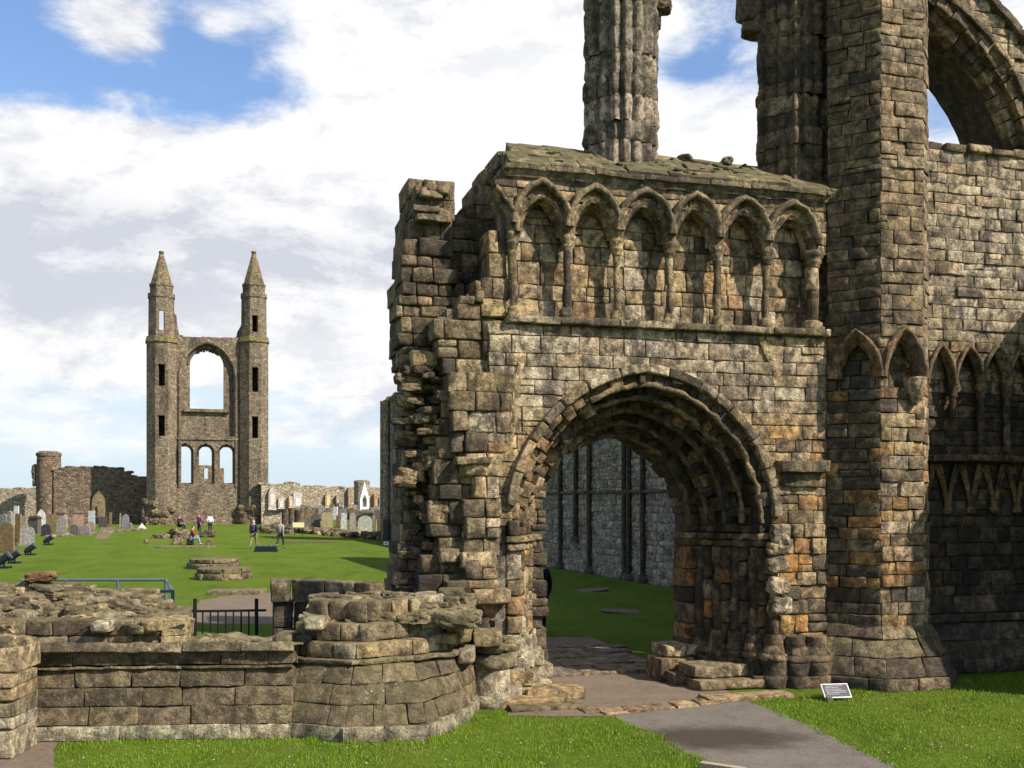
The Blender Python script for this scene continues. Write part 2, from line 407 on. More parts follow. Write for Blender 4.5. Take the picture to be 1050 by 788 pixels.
GREYS = [(90, 235, .22, .6, 5.0), (400, 262, .2, .5, 5.0), (350, 322, .05, .45, 2.0), (480, 130, .25, -.6, 1.5), (240, 150, .2, -.3, 3), (340, 370, .3, -.5, 3.5), (700, 120, .3, -.6, 1.5)]
CLOUD_LIT = (7.7, 7.7, 7.75); CLOUD_DARK = (5.0, 5.2, 5.75); SKY_TINT = (1.4, 1.45, 1.55); HORIZON = (5.0, 6.0, 6.9)
EXPOSURE = .7
make_world()
sl = bpy.data.lights.new('sun', 'SUN'); sl.energy = 5.0; sl.angle = rad(.5); sl.color = (1.0, .935, .845)
so = bpy.data.objects.new('sun', sl); COL.objects.link(so); so.rotation_euler = Vector((sx, sy, sz)).to_track_quat('Z', 'Y').to_euler(); so.location = (30, -20, 40)
cam = bpy.data.cameras.new('camera'); co = bpy.data.objects.new('camera', cam); COL.objects.link(co)
co.location = (0, 0, H); co.rotation_euler = (math.pi / 2, 0, 0); cam.sensor_width = 36; cam.lens = 36 * F / 1050; cam.shift_y = (HY - 394) / 1050; cam.clip_end = 5000; cam.clip_start = .1
SC.camera = co
vs_ = SC.view_settings; vs_.view_transform = 'Standard'; vs_.look = 'None'; vs_.gamma = 1; vs_.exposure = EXPOSURE; vs_.use_curve_mapping = False
SC.cycles.use_denoising = True; SC.cycles.max_bounces = 6
# ------------------------------------------------------------------ palettes (linear albedo)
def pick(cs): return random.choice(cs)
GREY = [(.40, .35, .26), (.34, .295, .22), (.43, .385, .3), (.29, .245, .18), (.38, .325, .235)]
TAN = [(.36, .285, .175), (.30, .235, .14), (.39, .315, .2), (.25, .195, .12), (.33, .255, .145)]
OCHRE = [(.32, .215, .115), (.27, .18, .095), (.35, .25, .14), (.23, .16, .09), (.3, .235, .145)]
ORANGE = [(.36, .2, .075), (.31, .17, .065), (.38, .24, .1), (.27, .165, .08)]
BROWN = [(.17, .135, .09), (.2, .16, .105), (.14, .11, .075), (.23, .185, .12), (.11, .09, .065)]
DARK = [(.07, .06, .048), (.05, .045, .038), (.1, .085, .065), (.13, .105, .075), (.085, .07, .05)]
OLIVE = [(.2, .168, .108), (.16, .135, .088), (.24, .2, .13), (.13, .11, .078)]
def mixp(*pw):
    t = R() * sum(w for _, w in pw)
    for p, w in pw:
        t -= w
        if t <= 0: return pick(p)
    return pick(pw[-1][0])
# ================================================================== THE WEST FRONT
W = Frame((0, 15.4), rad(15))
def wpoly(pts, d=0.0): return [W.uz(x, y, d) for x, y in pts]
front = thing('church_front', 'tall ruined sandstone church front with a deep pointed doorway, arcade of niches and stair turret', 'ruin', tuple(W.P(2.0, 0, 0)))
UJ = W.u(848)                                   # joint of wall and turret
ZS, ZE = 5.69, 7.92                             # sill string, eaves
UC = W.u(663); A0, A5 = 2.14, 1.33; ZSP = 2.45; RISE0, RISE5 = 2.36, 1.46; STI = .14; NO = 5
UCI = W.u(626, -1.4); UCK = lambda k: UC
def oa(k): return A0 + (A5 - A0) * k / NO
def oh(k): return RISE0 + (RISE5 - RISE0) * k / NO
def od(k): return -.28 * k
door0 = PArch(lambda u, v, d: W.P(u, v, d), UC, ZSP, A0, RISE0, STI)
SW = lambda u, v, d: W.P(u, v, d)
door_hole = door0.poly(.04, -.5)
def pal_wall(u, z): return soft(pal_wall0(u, z), (.39, .345, .265) if z > 4.3 else (.3, .225, .135), .35)
def pal_wall0(u, z):
    px = u / UJ
    if z > 4.4 and u < UJ * .8: return mixp((GREY, 6), (TAN, 1.5), (BROWN, .6))
    if u > UC + 1.6: return mixp((TAN, 3), (ORANGE, 2.8 if z < 4.0 else .4), (GREY, 2 if z > 3.6 else 1), (BROWN, 1), (DARK, .7))
    return mixp((TAN, 4), (GREY, 2), (OCHRE, 1), (BROWN, 1.2))
def pal_niche(u, z): return mixp((TAN, 5), (GREY, 2.4), (OCHRE, 1.4), (BROWN, 1))
def pal_arch(u, z):
    if u > UC - .3: return mixp((DARK, 6.5), (BROWN, 2.4), (OCHRE, .8))  # right half darker: soot, and the shade there put into the colour
    return mixp((TAN, 4), (OCHRE, 1.6), (BROWN, 2), (GREY, 1)) if z < 4.6 else mixp((BROWN, 3), (TAN, 3), (DARK, 1.5))
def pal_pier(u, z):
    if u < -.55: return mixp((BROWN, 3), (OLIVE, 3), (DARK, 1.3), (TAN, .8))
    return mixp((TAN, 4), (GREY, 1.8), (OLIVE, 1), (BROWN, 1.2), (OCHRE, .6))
def pal_dark(u, z): return mixp((BROWN, 2), (OLIVE, 2), (DARK, 3.5))  # dark stone with the shade of the pier recess put in
# --- front wall below the arcade
UL = W.u(500)
low = wpoly([(500, 335), (850, 343)]) ; zt = ZS - .06
wall_low = [(UL, 0), (UL, zt), (UJ, zt), (UJ, 0)]
mb = MB()
masonry(mb, SW, Region([[(UL, 2.6), (UL, zt), (UJ, zt), (UJ, 2.6)]], [door_hole]), 2.6, zt, (.19, .27), (.3, .64), pal_wall, bev=.022, rough=.012, jag=.03)
masonry(mb, SW, Region([[(UC + A0 - .05, .55), (UC + A0 - .05, 2.6), (UJ, 2.6), (UJ, .55)]]), .55, 2.6, (.2, .31), (.22, .46), lambda u, z: mixp((ORANGE, 3), (TAN, 3), (BROWN, 2), (DARK, 1), (GREY, .8)), d=.03, bev=.05, rough=.03, jag=.04)
mb.build('front_wall', STONE, front)
core = MB(); ush_l = W.u(520)
cellwall(core, SW, Region([[(UL + .1, 0), (UL + .1, 5.6), (ush_l, 5.6), (ush_l, ZE), (UJ + .3, ZE), (UJ + .3, 0)]], [door0.poly(.1, -.5), [(UL, ZS + .02), (UJ + .1, ZS + .02), (UJ + .1, ZE - .02), (UL, ZE - .02)]]), 0, ZE, -.03, -.7, .1)
cellwall(core, SW, Region([wpoly([(524, 170), (850, 200), (850, 730), (505, 730), (505, 345), (524, 330)])], [PArch(SW, UC - .08, ZSP, oa(3) + .1, oh(3), STI).poly(.1, -.5)]), 0, 8.4, -.7, -1.25, .1)
cellwall(core, SW, Region([wpoly([(524, 172), (850, 200), (850, 730), (505, 730), (505, 345), (524, 330)])], [PArch(SW, UC - .12, ZSP, A5 + .06, RISE5, STI).poly(.06, -.5)]), 0, 8.0, -1.25, -1.95, .1)
# --- doorway orders
arch_o = []
for k in range(NO):
    a1, h1 = oa(k + 1), oh(k + 1); pa = PArch(SW, UC - .024 * (k + 1), ZSP, a1, h1, STI); mb = MB(); th = oa(k) - a1 + .07
    dd = od(k)
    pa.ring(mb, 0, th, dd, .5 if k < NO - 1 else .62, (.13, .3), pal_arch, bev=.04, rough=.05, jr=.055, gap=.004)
    o = mb.build('arch_order', STONE_R, front)
    mr = MB(); rr_ = .045; pa.sweep(mr, [(.015 + rr_ * math.cos(t), dd + .005 + rr_ * math.sin(t)) for t in [-1.2 + i * 4.6 / 8 for i in range(9)]], 44, BROWN[3] if k < 2 else BROWN[4], w0=.72, w1=1.95, rough=.032); mr.build('roll_moulding', STONE_R, o)
mb = MB(); door0.ring(mb, .0, .16, .13, .3, (.3, .55), lambda u, z: mixp((GREY, 2), (TAN, 2), (OLIVE, 1), (DARK, 1 if u > UC else .2)), bev=.05, rough=.02, w0=.12, w1=1.93)
mb.build('hood_mould', STONE, front)
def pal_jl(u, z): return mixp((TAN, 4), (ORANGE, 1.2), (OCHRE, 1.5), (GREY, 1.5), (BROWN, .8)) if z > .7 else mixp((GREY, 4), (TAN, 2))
def pal_jr(u, z): return mixp((BROWN, 3), (ORANGE, 2.2), (DARK, 2.8))  # right jamb darker than the left, its shade put into the colour
for sgn in (-1, 1):
    mb = MB(); pl = MB(); im = MB()
    for k in range(NO):
        a, b = oa(k) + .09, oa(k + 1); d = od(k)
        reg = lambda z: None
        uk = UC - .024 * (k + 1); lo, hi = (uk - a, uk - b) if sgn < 0 else (uk + b, uk + a)
        z = .62
        while z < 2.2:
            h = U(.24, .42)
            if z + h > 2.05: h = 2.22 - z
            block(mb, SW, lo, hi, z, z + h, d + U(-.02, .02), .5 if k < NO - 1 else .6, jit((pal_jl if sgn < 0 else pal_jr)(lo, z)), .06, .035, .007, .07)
            z += h
        for (z0, z1, ex) in ((0.0, .2, .2), (.2, .42, .13), (.42, .62, .07)):
            l2, h2 = (lo - .02, hi + ex) if sgn < 0 else (lo - ex, hi + .02)
            block(pl, SW, l2, h2, z0, z1, d + ex, .55, jit(pick(GREY + TAN) if sgn < 0 else pick(BROWN + DARK)), .045, .025, .006, .07)
        l2, h2 = (lo - .02, hi + .07) if sgn < 0 else (lo - .07, hi + .02)
        block(im, SW, l2, h2, 2.34, 2.44, d + .07, .55, jit(pick(TAN if sgn < 0 else BROWN)), .025, .012, .004, .07)
        block(im, SW, l2 + .02, h2 - .02, 2.22, 2.34, d + .03, .5, jit(pick(TAN if sgn < 0 else BROWN)), .05, .02, .004, .05)
    j = mb.build('door_jamb', STONE if sgn < 0 else STONE_R, front); pl.build('plinth', STONE if sgn < 0 else STONE_R, j); im.build('impost', STONE if sgn < 0 else STONE_R, j)
# carved lump at the end of the hood, ledge stone above it
mb = MB(); p = W.P(UC + A0 + .1, 2.42, .12); rock(mb, p, (.17, .16, .2), GREY[1], 0); p2 = W.P(UC + A0 + .05, 2.2, .1); rock(mb, p2, (.2, .15, .12), TAN[0], 0)
for i, z in enumerate((1.95, 1.62, 1.3)): rock(mb, W.P(UC + A0 - .0 + .05 * i, z, .12), (.2, .17, .15), pick(GREY), .2)
mb.build('worn_carving', STONE, front)
mb = MB(); ua, za = W.uz(795, 480); ub, _ = W.uz(845, 480)
block(mb, SW, ua, ub, za - .08, za + .12, .2, .4, OLIVE[0], .03, .03); block(mb, SW, ua + .1, ub - .1, za - .32, za - .08, .1, .3, OLIVE[1], .05, .03)
mb.build('corbel', STONE, front)
mb = MB(); cc = [W.P(W.u(865 - 5), 0, .03)]
block(mb, SW, W.u(858), W.u(866), 2.1, 4.0, .1, .2, GREY[0], .02, .01); mb.build('vertical_moulding', STONE, front)
# diagonal weathering lines either side of the door
mb = MB()
for (x0, y0, x1, y1) in ((539, 340, 520, 470), (779, 345, 800, 392)):
    (u0, z0), (u1, z1) = W.uz(x0, y0), W.uz(x1, y1); L = math.hypot(u1 - u0, z1 - z0); n = max(2, int(L / .45))
    ex, ez = (u1 - u0) / L, (z1 - z0) / L
    Sd = lambda a, b, c: W.P(u0 + ex * a - ez * b, z0 + ez * a + ex * b, c)
    mb = MB()
    for i in range(n): block(mb, Sd, L * i / n, L * (i + 1) / n, -.06, .06, .012, .2, jit(pick(TAN)), .02, .012, .002)
    mb.build('weathering_line', STONE, front)
# --- sill string course
mb = MB(); x = UL + .3
while x < UJ - .02:
    l = min(U(.6, 1.1), UJ - x); block(mb, SW, x, x + l, ZS - .05, ZS + .06, .13, .5, jit(pick(GREY + OLIVE)), .03, .015, .003); x += l
mb.build('string_course', STONE, front)
# --- arcade of niches
apex_px = [557, 612, 667, 718, 768, 815]; shaft_px = [527, 583, 634, 688, 737, 787, 836]
ush = [W.u(x) for x in shaft_px]; ZN = 7.0; AH = .56
niches = []
for i in range(6): niches.append(PArch(SW, (ush[i] + ush[i + 1]) / 2, ZN, (ush[i + 1] - ush[i]) / 2 - .085, AH))
mb = MB(); nreg = Region([[(ush[0] - .12, ZS), (ush[0] - .12, 7.75), (UJ + .1, 7.75), (UJ + .1, ZS)]])
masonry(mb, SW, nreg, ZS + .03, 7.7, (.22, .36), (.24, .46), pal_niche, d=-.27, bev=.03, rough=.016)
mb.build('niche_wall', STONE, front)
cellwall(core, SW, nreg, ZS, 7.75, -.31, -.72, .2)
mb = MB()
spr = Region([[(ush[0] - .3, ZN - .02), (ush[0] - .3, ZE - .08), (UJ, ZE - .08), (UJ, ZN - .02)]], [p.poly(.03, ZN - .3) for p in niches] + [PArch(SW, ush[0] - .42, ZN, .34, AH).poly(.03, ZN - .3)])
masonry(mb, SW, spr, ZN - .02, ZE - .08, (.15, .22), (.3, .6), lambda u, z: mixp((OLIVE, 2), (TAN, 2), (BROWN, 2)), d=0, depth=.2, bev=.02, rough=.012)
mb.build('arcade_spandrel', STONE, front)
cellwall(core, SW, spr, ZN, ZE - .08, -.03, -.3, .04, inset=.03)
hood = [(.0, -.32), (.0, -.25), (-.05, -.22), (-.065, -.17), (-.03, -.13), (.0, -.11), (-.015, -.05), (.01, .0), (.05, .03), (.075, .02), (.085, .08), (.13, .11), (.165, .08), (.16, -.04)]
for i, p in enumerate(niches):
    mb = MB(); cl = pick([BROWN[1], OLIVE[0], TAN[3], BROWN[3]]); p.sweep(mb, hood[:10], 12, cl, rough=.03); o = mb.build('niche_arch', STONE, front)
    mb = MB(); PArch(SW, p.uc, ZN + .13, p.a + .075, .63).sweep(mb, [(-.01, -.05), (-.015, .08), (.02, .12), (.06, .12), (.085, .07), (.09, -.06)], 10, pick([OLIVE[0], TAN[3], TAN[1]]), rough=.03); mb.build('hood_mould', STONE, o)
mb = MB(); PArch(SW, ush[0] - .42, ZN, .34, AH).sweep(mb, hood, 8, OLIVE[0], w0=1.15, w1=2.0, rough=.04); mb.build('broken_arch', STONE, front)
def shaft(u, zb, zc, d, r, mat, broken=0.0):
    c = W.P(u, 0, d); col = jit(pick(TAN + GREY)); mb = MB(); z = zb + .16
    while z < zc - .02:
        h = U(.3, .5); h = zc - z if z + h > zc - .2 else h; rr = r * U(.86, 1.1); off = (U(-.012, .012), U(-.012, .012)); cl = jit(pick(TAN + BROWN + BROWN))
        lathe(mb, c.x + off[0], c.y + off[1], [(rr * .9, z), (rr, z + .025), (rr * U(.93, 1.02), z + h * .5), (rr, z + h - .025), (rr * .9, z + h)], 12, cl, .025); z += h
    o = mb.build('shaft', mat, front)
    mb = MB(); lathe(mb, c.x, c.y, [(r * .95, zc - .02), (r * 1.25, zc), (r * 1.1, zc + .035), (r * 1.5, zc + .06), (r * 1.55, zc + .1), (r * 1.3, zc + .12), (r * 1.8, zc + .16), (r * 1.95, zc + .22), (r * 1.5, zc + .25)], 14, jit(pick(BROWN + TAN)), .03)
    # splayed springer block above the capital
    a = W.P(u, 0, d); vs = []; wid = .085
    for (w, z, d0, d1) in ((.07, zc + .24, -.1, .07), (.1, zc + .42, -.12, .1), (.16, zc + .68, -.12, .1)):
        for (uu, dd) in ((-w, d0), (-w, d1 * .6), (-w * .5, d1), (w * .5, d1), (w, d1 * .6), (w, d0)):
            q = W.P(u + uu, z, d + dd); vs.append(q + Vector((1, 1, 1)) * .012 * N(q, 9))
    fs = [(j * 6 + i, j * 6 + i + 1, j * 6 + i + 7, j * 6 + i + 6) for j in range(2) for i in range(5)]
    mb.add(vs, fs, jit(pick(TAN + BROWN))); mb.build('capital', mat, o)
    mb = MB(); lathe(mb, c.x, c.y, [(r * 1.9, zb), (r * 2.0, zb + .05), (r * 1.6, zb + .07), (r * 1.7, zb + .12), (r * 1.1, zb + .16)], 14, jit(pick(TAN + BROWN)), .03); mb.build('base', mat, o)
for i, u in enumerate(ush): shaft(u if i < 6 else u - .02, ZS + .06, 6.78, -.06, .062 if i < 6 else .1, STONE)
# wall fragment behind the first shaft
mb = MB(); masonry(mb, SW, Region([wpoly([(499, 322), (492, 300), (503, 280), (500, 235), (523, 232), (523, 328)])]), ZS + .05, 7.05, (.22, .36), (.2, .4), lambda u, z: mixp((TAN, 3), (BROWN, 1), (OLIVE, 1)), d=-.1, depth=.6, bev=.04, rough=.02, jag=.03)
mb.build('broken_respond', STONE, front)
# --- eaves cornice and slab roof
mb = MB()
for (z0, z1, d) in ((ZE - .1, ZE, .06), (ZE + .005, ZE + .09, .13)):
    x = W.u(516)
    while x < UJ - .02:
        l = min(U(.5, 1.2), UJ - x); block(mb, SW, x, x + l, z0, z1, d, .6, jit(pick(OLIVE + BROWN)), .022, .014, .003); x += l
mb.build('cornice', ROOFM, front)
mb = MB(); Zr0, Zr1, dr0, dr1 = ZE + .07, 8.62, .12, -.95; L = math.hypot(Zr1 - Zr0, dr1 - dr0); ct, st = (dr1 - dr0) / L, (Zr1 - Zr0) / L
for k in range(6):
    Sk = lambda u, v, d: W.P(u, Zr0 + st * v - ct * d, dr0 + ct * v + st * d)
    v0 = L * k / 6; x = W.u(517 + 4 * k) + U(-.06, .06)
    while x < UJ + .1:
        l = U(.35, .85); block(mb, Sk, x, min(x + l, UJ + .15), v0, v0 + L / 6 + .05, .05 + U(-.012, .012), .2, jit(pick(OLIVE + [TAN[1], TAN[3]])), .02, .014, .004, .07, tilt=.035); x += l
for u in (W.u(702, -.9), W.u(745, -.9)):
    q = W.P(u, 8.66, -.9); rock(mb, q, (.14, .1, .09), OLIVE[1])
for i in range(26): q = W.P(U(.1, 5), 0, 0); t = U(0, 1); q = W.P(U(.1, UJ), Zr0 + (Zr1 - Zr0) * t + .05, dr0 + (dr1 - dr0) * t); rock(mb, q, (U(.03, .09), U(.03, .06), .025), (.06, .075, .02))
mb.build('slab_roof', ROOFM, front)
cellwall(core, lambda u, v, d: W.P(u, Zr0 + st * v - ct * d, dr0 + ct * v + st * d), Region([[(W.u(520), 0), (W.u(535), L), (UJ, L), (UJ, 0)]]), 0, L, .0, -.5, .2)
# --- the broken stair pier left of the doorway: layers from the back to the front
mb = MB()
pb = Region([wpoly([(420, 192), (466, 190), (468, 219), (479, 216), (481, 203), (489, 198), (495, 186), (507, 168), (516, 153), (560, 152), (560, 740), (412, 740), (406, 640), (404, 600), (412, 540), (414, 470), (415, 400), (408, 345), (405, 300), (412, 288), (415, 240)], -1.1)])
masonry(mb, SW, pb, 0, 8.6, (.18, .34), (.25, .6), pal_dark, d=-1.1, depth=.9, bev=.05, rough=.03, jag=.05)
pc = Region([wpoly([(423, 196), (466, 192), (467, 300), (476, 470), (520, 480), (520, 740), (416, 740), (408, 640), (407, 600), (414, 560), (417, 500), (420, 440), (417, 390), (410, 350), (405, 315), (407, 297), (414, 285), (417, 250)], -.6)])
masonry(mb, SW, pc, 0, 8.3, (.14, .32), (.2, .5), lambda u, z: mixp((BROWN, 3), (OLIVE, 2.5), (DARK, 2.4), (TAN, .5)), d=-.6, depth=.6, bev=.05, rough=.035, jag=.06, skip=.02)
pd = Region([wpoly([(444, 322), (472, 316), (475, 300), (494, 296), (494, 320), (510, 330), (540, 335), (524, 470), (524, 740), (430, 740), (426, 600), (446, 560), (440, 500), (452, 470), (452, 400), (446, 360)], -.12)])
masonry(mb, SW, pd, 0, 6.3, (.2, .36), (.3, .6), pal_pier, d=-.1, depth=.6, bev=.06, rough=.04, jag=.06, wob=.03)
pe = Region([wpoly([(459, 372), (530, 380), (522, 470), (518, 478), (464, 476), (463, 440)], .08), wpoly([(474, 500), (514, 500), (514, 560), (510, 640), (470, 650), (478, 560)], .08)])
masonry(mb, SW, pe, 0.9, 5.2, (.26, .36), (.34, .6), pal_pier, d=.05, depth=.4, bev=.05, rough=.035, jag=.03)
for (x, y, w, h, d) in ((487, 472, 34, 8, .17), (463, 505, 22, 14, .02), (492, 575, 34, 16, .14), (470, 605, 22, 16, .16), (505, 612, 36, 14, .2), (487, 640, 28, 15, .1), (462, 570, 20, 14, .05), (480, 308, 16, 9, -.05), (436, 368, 26, 15, -.3)):
    u, z = W.uz(x, y, d); s = W.O.y / F; block(mb, SW, u - w * s * .55, u + w * s * .55, z - h * s * .55, z + h * s * .55, d, .5, jit(pal_pier(u, z)), .06, .05)
for i in range(170):
    x, y = U(412, 456), U(372, 655); d = U(-.66, -.42) + .26 * max(0, (x - 425) / 31); u, z = W.uz(x, y, d); p = W.P(u, z, d); k = .04 + .11 * R() ** 1.6; rock(mb, p, (k * U(.9, 1.7), k * U(.8, 1.3), k * U(.4, .9)), jit(pal_dark(u, z) if R() < .7 else pick(TAN)), rad(15) + U(-.3, .3), .85)
for (x, y, w, h) in ((443, 199, 22, 8), (438, 214, 26, 7), (445, 224, 34, 8), (455, 195, 12, 9)):
    u, z = W.uz(x, y, -.5); s = W.O.y / F; block(mb, SW, u - w * s * .55, u + w * s * .55, z - h * s * .5, z + h * s * .5, -.5, .7, jit(pick(OLIVE)), .05, .04)
mb.build('broken_pier', STONE, front)
cellwall(core, SW, pb, 0, 8.5, -1.2, -2.0, .12, inset=.1); cellwall(core, SW, pc, 0, 8.2, -.7, -1.3, .12, inset=.08); cellwall(core, SW, pd, 0, 6.2, -.2, -.7, .12, inset=.08)
# drum pedestal and moulded base at the foot of the left jamb
mb = MB(); q = W.P(W.u(503, .35), 0, .35)
for (r0, z0, z1, c) in ((.33, 0, .18, GREY[1]), (.29, .18, .55, GREY[0])): lathe(mb, q.x, q.y, [(r0 * .97, z0), (r0, z0 + .03), (r0, z1 - .03), (r0 * .96, z1)], 22, c, .04)
lathe(mb, q.x, q.y, [(.3, .55), (.36, .6), (.37, .68), (.33, .74)], 22, OLIVE[0], .05); rock(mb, (q.x - .02, q.y, .9), (.28, .24, .17), OLIVE[1], .2); rock(mb, (q.x + .22, q.y + .15, .88), (.16, .14, .13), OLIVE[2], .5)
for i, (x, z, d) in enumerate(((525, 0, .2), (540, 0, .05), (528, .22, .12), (543, .2, -.05), (553, 0, -.25), (556, .2, -.4), (538, .45, -.05), (548, .43, -.25), (535, .65, -.1), (520, .5, .15), (520, .7, .1))):
    u = W.u(x, d); block(mb, SW, u - .17, u + .17, z, z + .25, d, .45, jit(pick(GREY)), .06, .035)
mb.build('pedestal_base', STONE_L, front)
# --- foot of the right jamb: block, steps, moulded plinth
mb = MB()
for (x0, x1, z0, z1, d, c) in ((676, 712, .0, .38, -.75, OCHRE[1]), (682, 722, .38, .58, -.85, TAN[2]), (700, 735, .0, .3, -.45, BROWN[3]), (712, 770, .16, .36, .0, OLIVE[2]), (718, 800, .0, .16, .22, TAN[1]), (690, 716, 0, .2, -.4, BROWN[1])):
    block(mb, SW, W.u(x0, d), W.u(x1, d), z0, z1, d, .6, c, .06, .04)
mb.build('door_step', STONE, front)
def base_drum(u, d, r, h, pal, mat, top=2.2, shaft_r=.085):
    c = W.P(u, 0, d); mb = MB(); z = 0
    for (ra, rb, z0, z1) in ((1.22, 1.22, 0, .2), (1.1, 1.1, .2, .44), (1.22, 1.15, .44, .54), (1.0, .8, .54, .68), (.8, .72, .68, .84)):
        lathe(mb, c.x, c.y, [(r * ra * .95, z0 * h), (r * ra, z0 * h + .025), (r * (ra + rb) / 2, (z0 + z1) / 2 * h), (r * rb, z1 * h - .02), (r * rb * .95, z1 * h)], 18, jit(pick(pal), .2), .06)
    mb.build('moulded_base', mat, front)
    if top:
        z = .84 * h; mb = MB()
        while z < top:
            hh = min(U(.22, .42), top - z + .01)
            lathe(mb, c.x + U(-.015, .015), c.y + U(-.015, .015), [(shaft_r * .9, z), (shaft_r * 1.05, z + .03), (shaft_r * U(.8, 1.05), z + hh * .5), (shaft_r * 1.05, z + hh - .03), (shaft_r * .9, z + hh)], 12, jit(pick(pal), .2), .05)
            z += hh
        mb.build('jamb_shaft', mat, front)
for k in range(NO): base_drum(UC - .024 * k + oa(k) + .0, od(k) + .1, .2, 1.0, BROWN + DARK[2:4], STONE_R)  # right bases darkened along with the shaded jamb above
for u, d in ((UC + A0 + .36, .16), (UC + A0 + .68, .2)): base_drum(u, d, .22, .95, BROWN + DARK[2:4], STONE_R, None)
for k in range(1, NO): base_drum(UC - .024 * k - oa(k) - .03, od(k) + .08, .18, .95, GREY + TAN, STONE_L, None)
mb = MB(); masonry(mb, SW, Region([[(UC + A0 + .1, 0), (UC + A0 + .1, .8), (UJ + .1, .8), (UJ + .1, 0)]]), 0, .8, (.18, .26), (.25, .45), lambda u, z: mixp((BROWN, 3), (DARK, 2), (OLIVE, 1)), d=.12, depth=.4, bev=.04, rough=.025); mb.build('plinth_wall', STONE_R, front)
# --- stair turret
J = W.P(UJ, 0, 0); tC = Vector((J.x + .866 * .84, J.y - .5 * .84, 0)); e = W.e; n = W.n
tD = Vector((tC.x + e.x * .8, tC.y + e.y * .8, 0)); cf = (e - n).normalized(); tE = Vector((tD.x + cf.x * .42, tD.y + cf.y * .42, 0)); tG = Vector((tE.x - n.x * .9, tE.y - n.y * .9, 0))
ZT = 13.2; TF = [Frame.between(J, tC), Frame.between(tC, tD), Frame.between(tD, tE), Frame.between(tE, tG)]
def soft(c, m, k): return tuple(a * (1 - k) + b * k for a, b in zip(c, m))
def pal_tl(u, z): return soft(pal_tl0(u, z), (.125, .095, .062), .6 if z > 5 else .2)  # turret's left face darker, its shade put into the stone colour
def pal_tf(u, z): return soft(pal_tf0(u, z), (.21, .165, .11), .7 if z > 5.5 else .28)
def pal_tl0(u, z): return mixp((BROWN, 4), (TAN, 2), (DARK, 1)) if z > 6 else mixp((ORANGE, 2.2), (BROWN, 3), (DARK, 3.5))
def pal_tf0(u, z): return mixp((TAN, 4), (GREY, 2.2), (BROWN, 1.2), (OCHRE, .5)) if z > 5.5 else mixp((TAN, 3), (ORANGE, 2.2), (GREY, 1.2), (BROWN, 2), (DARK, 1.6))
ta = []
mb = MB()
for i, f in enumerate(TF):
    Sf = (lambda f: lambda u, v, d: f.P(u, v, d))(f)
    hole = []
    if i == 0: pa = PArch(Sf, f.L * .56, 4.95, .3, .62); hole = [pa.poly(.02, 4.8)]; ta.append((pa, Sf))
    if i == 1: pa = PArch(Sf, f.L * .5, 4.95, .28, .66); hole = [pa.poly(.02, 4.8)]; ta.append((pa, Sf))
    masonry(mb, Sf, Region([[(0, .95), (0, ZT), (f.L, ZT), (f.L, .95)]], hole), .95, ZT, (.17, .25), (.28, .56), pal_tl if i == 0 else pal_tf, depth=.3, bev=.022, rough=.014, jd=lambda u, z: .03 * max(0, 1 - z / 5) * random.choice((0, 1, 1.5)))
    if hole: masonry(mb, Sf, Region(hole), 4.8, 5.6, (.2, .3), (.25, .4), lambda u, z: mixp((BROWN, 2), (DARK, 2)), d=-.2, depth=.1)
tur = mb.build('stair_turret', STONE, front)
for i, f in enumerate(TF): cellwall(core, (lambda f: lambda u, v, d: f.P(u, v, d))(f), Region([[(.03, .0), (.03, ZT), (f.L - .03, ZT), (f.L - .03, 0)]]), 0, ZT, -.03 if i > 1 else -.26, -.32, .5)
for pa, Sf in ta:
    mb = MB(); pa.sweep(mb, [(.0, -.22), (-.0, -.14), (-.05, -.11), (-.05, -.06), (0, -.02), (.02, .03), (.06, .06), (.09, .1), (.13, .1), (.14, -.02)], 12, OCHRE[3], rough=.02); mb.build('blind_arch', STONE, front)
mb = MB(); q = TF[1].P(TF[1].L * .75, 4.6, .05); lathe(mb, q.x, q.y, [(.03, 4.5), (.1, 4.62), (.16, 4.8), (.18, 4.9), (.17, 4.95)], 12, TAN[2], .03); mb.build('carved_corbel', STONE, tur)
# turret and wall plinth: battered courses
PLK = [(.0, .26, .62), (.26, .62, .5), (.62, .95, .24)]
def offset_path(pts, o):
    r = []
    for i in range(len(pts)):
        ns = []
        for a, b in ((i - 1, i), (i, i + 1)):
            if a >= 0 and b < len(pts): v = (pts[b] - pts[a]).normalized(); ns.append(Vector((v.y, -v.x, 0)))
        m = sum(ns, Vector()).normalized(); k = 1 / max(.5, m.dot(ns[0])); r.append(pts[i] + m * o * k)
    return r
def slope_courses(mb, pts, levels, lc, pal, depth=.3, bev=.03, rough=.02, closed=False):
    """courses on a battered wall that follows a plan path; levels: (z0, offset0, z1, offset1)"""
    for (z0, o0, z1, o1) in levels:
        lo, hi = offset_path(pts, o0), offset_path(pts, o1)
        for i in range(len(pts) - 1):
            A, B, C, D = [Vector((p.x, p.y, z)) for p, z in ((lo[i], z0), (lo[i + 1], z0), (hi[i], z1), (hi[i + 1], z1))]
            Lh = (B - A).length; Lv = ((C + D) / 2 - (A + B) / 2).length; nn = (B - A).cross((C + D) / 2 - (A + B) / 2).normalized()
            S = (lambda A, B, C, D, Lh, Lv, nn: lambda u, v, d: (A.lerp(B, u / Lh)).lerp(C.lerp(D, u / Lh), v / Lv) + nn * d)(A, B, C, D, Lh, Lv, nn)
            x = 0
            while x < Lh - .02:
                l = U(*lc); l = Lh - x if x + l > Lh - lc[0] * .6 else l
                block(mb, S, x, x + l, 0, Lv, 0, depth, jit(pal(x, z0)), bev, rough, .006); x += l
RW = Frame.between(tG, tG + Vector((e.x, e.y, 0)))            # wall right of the turret
mb = MB()
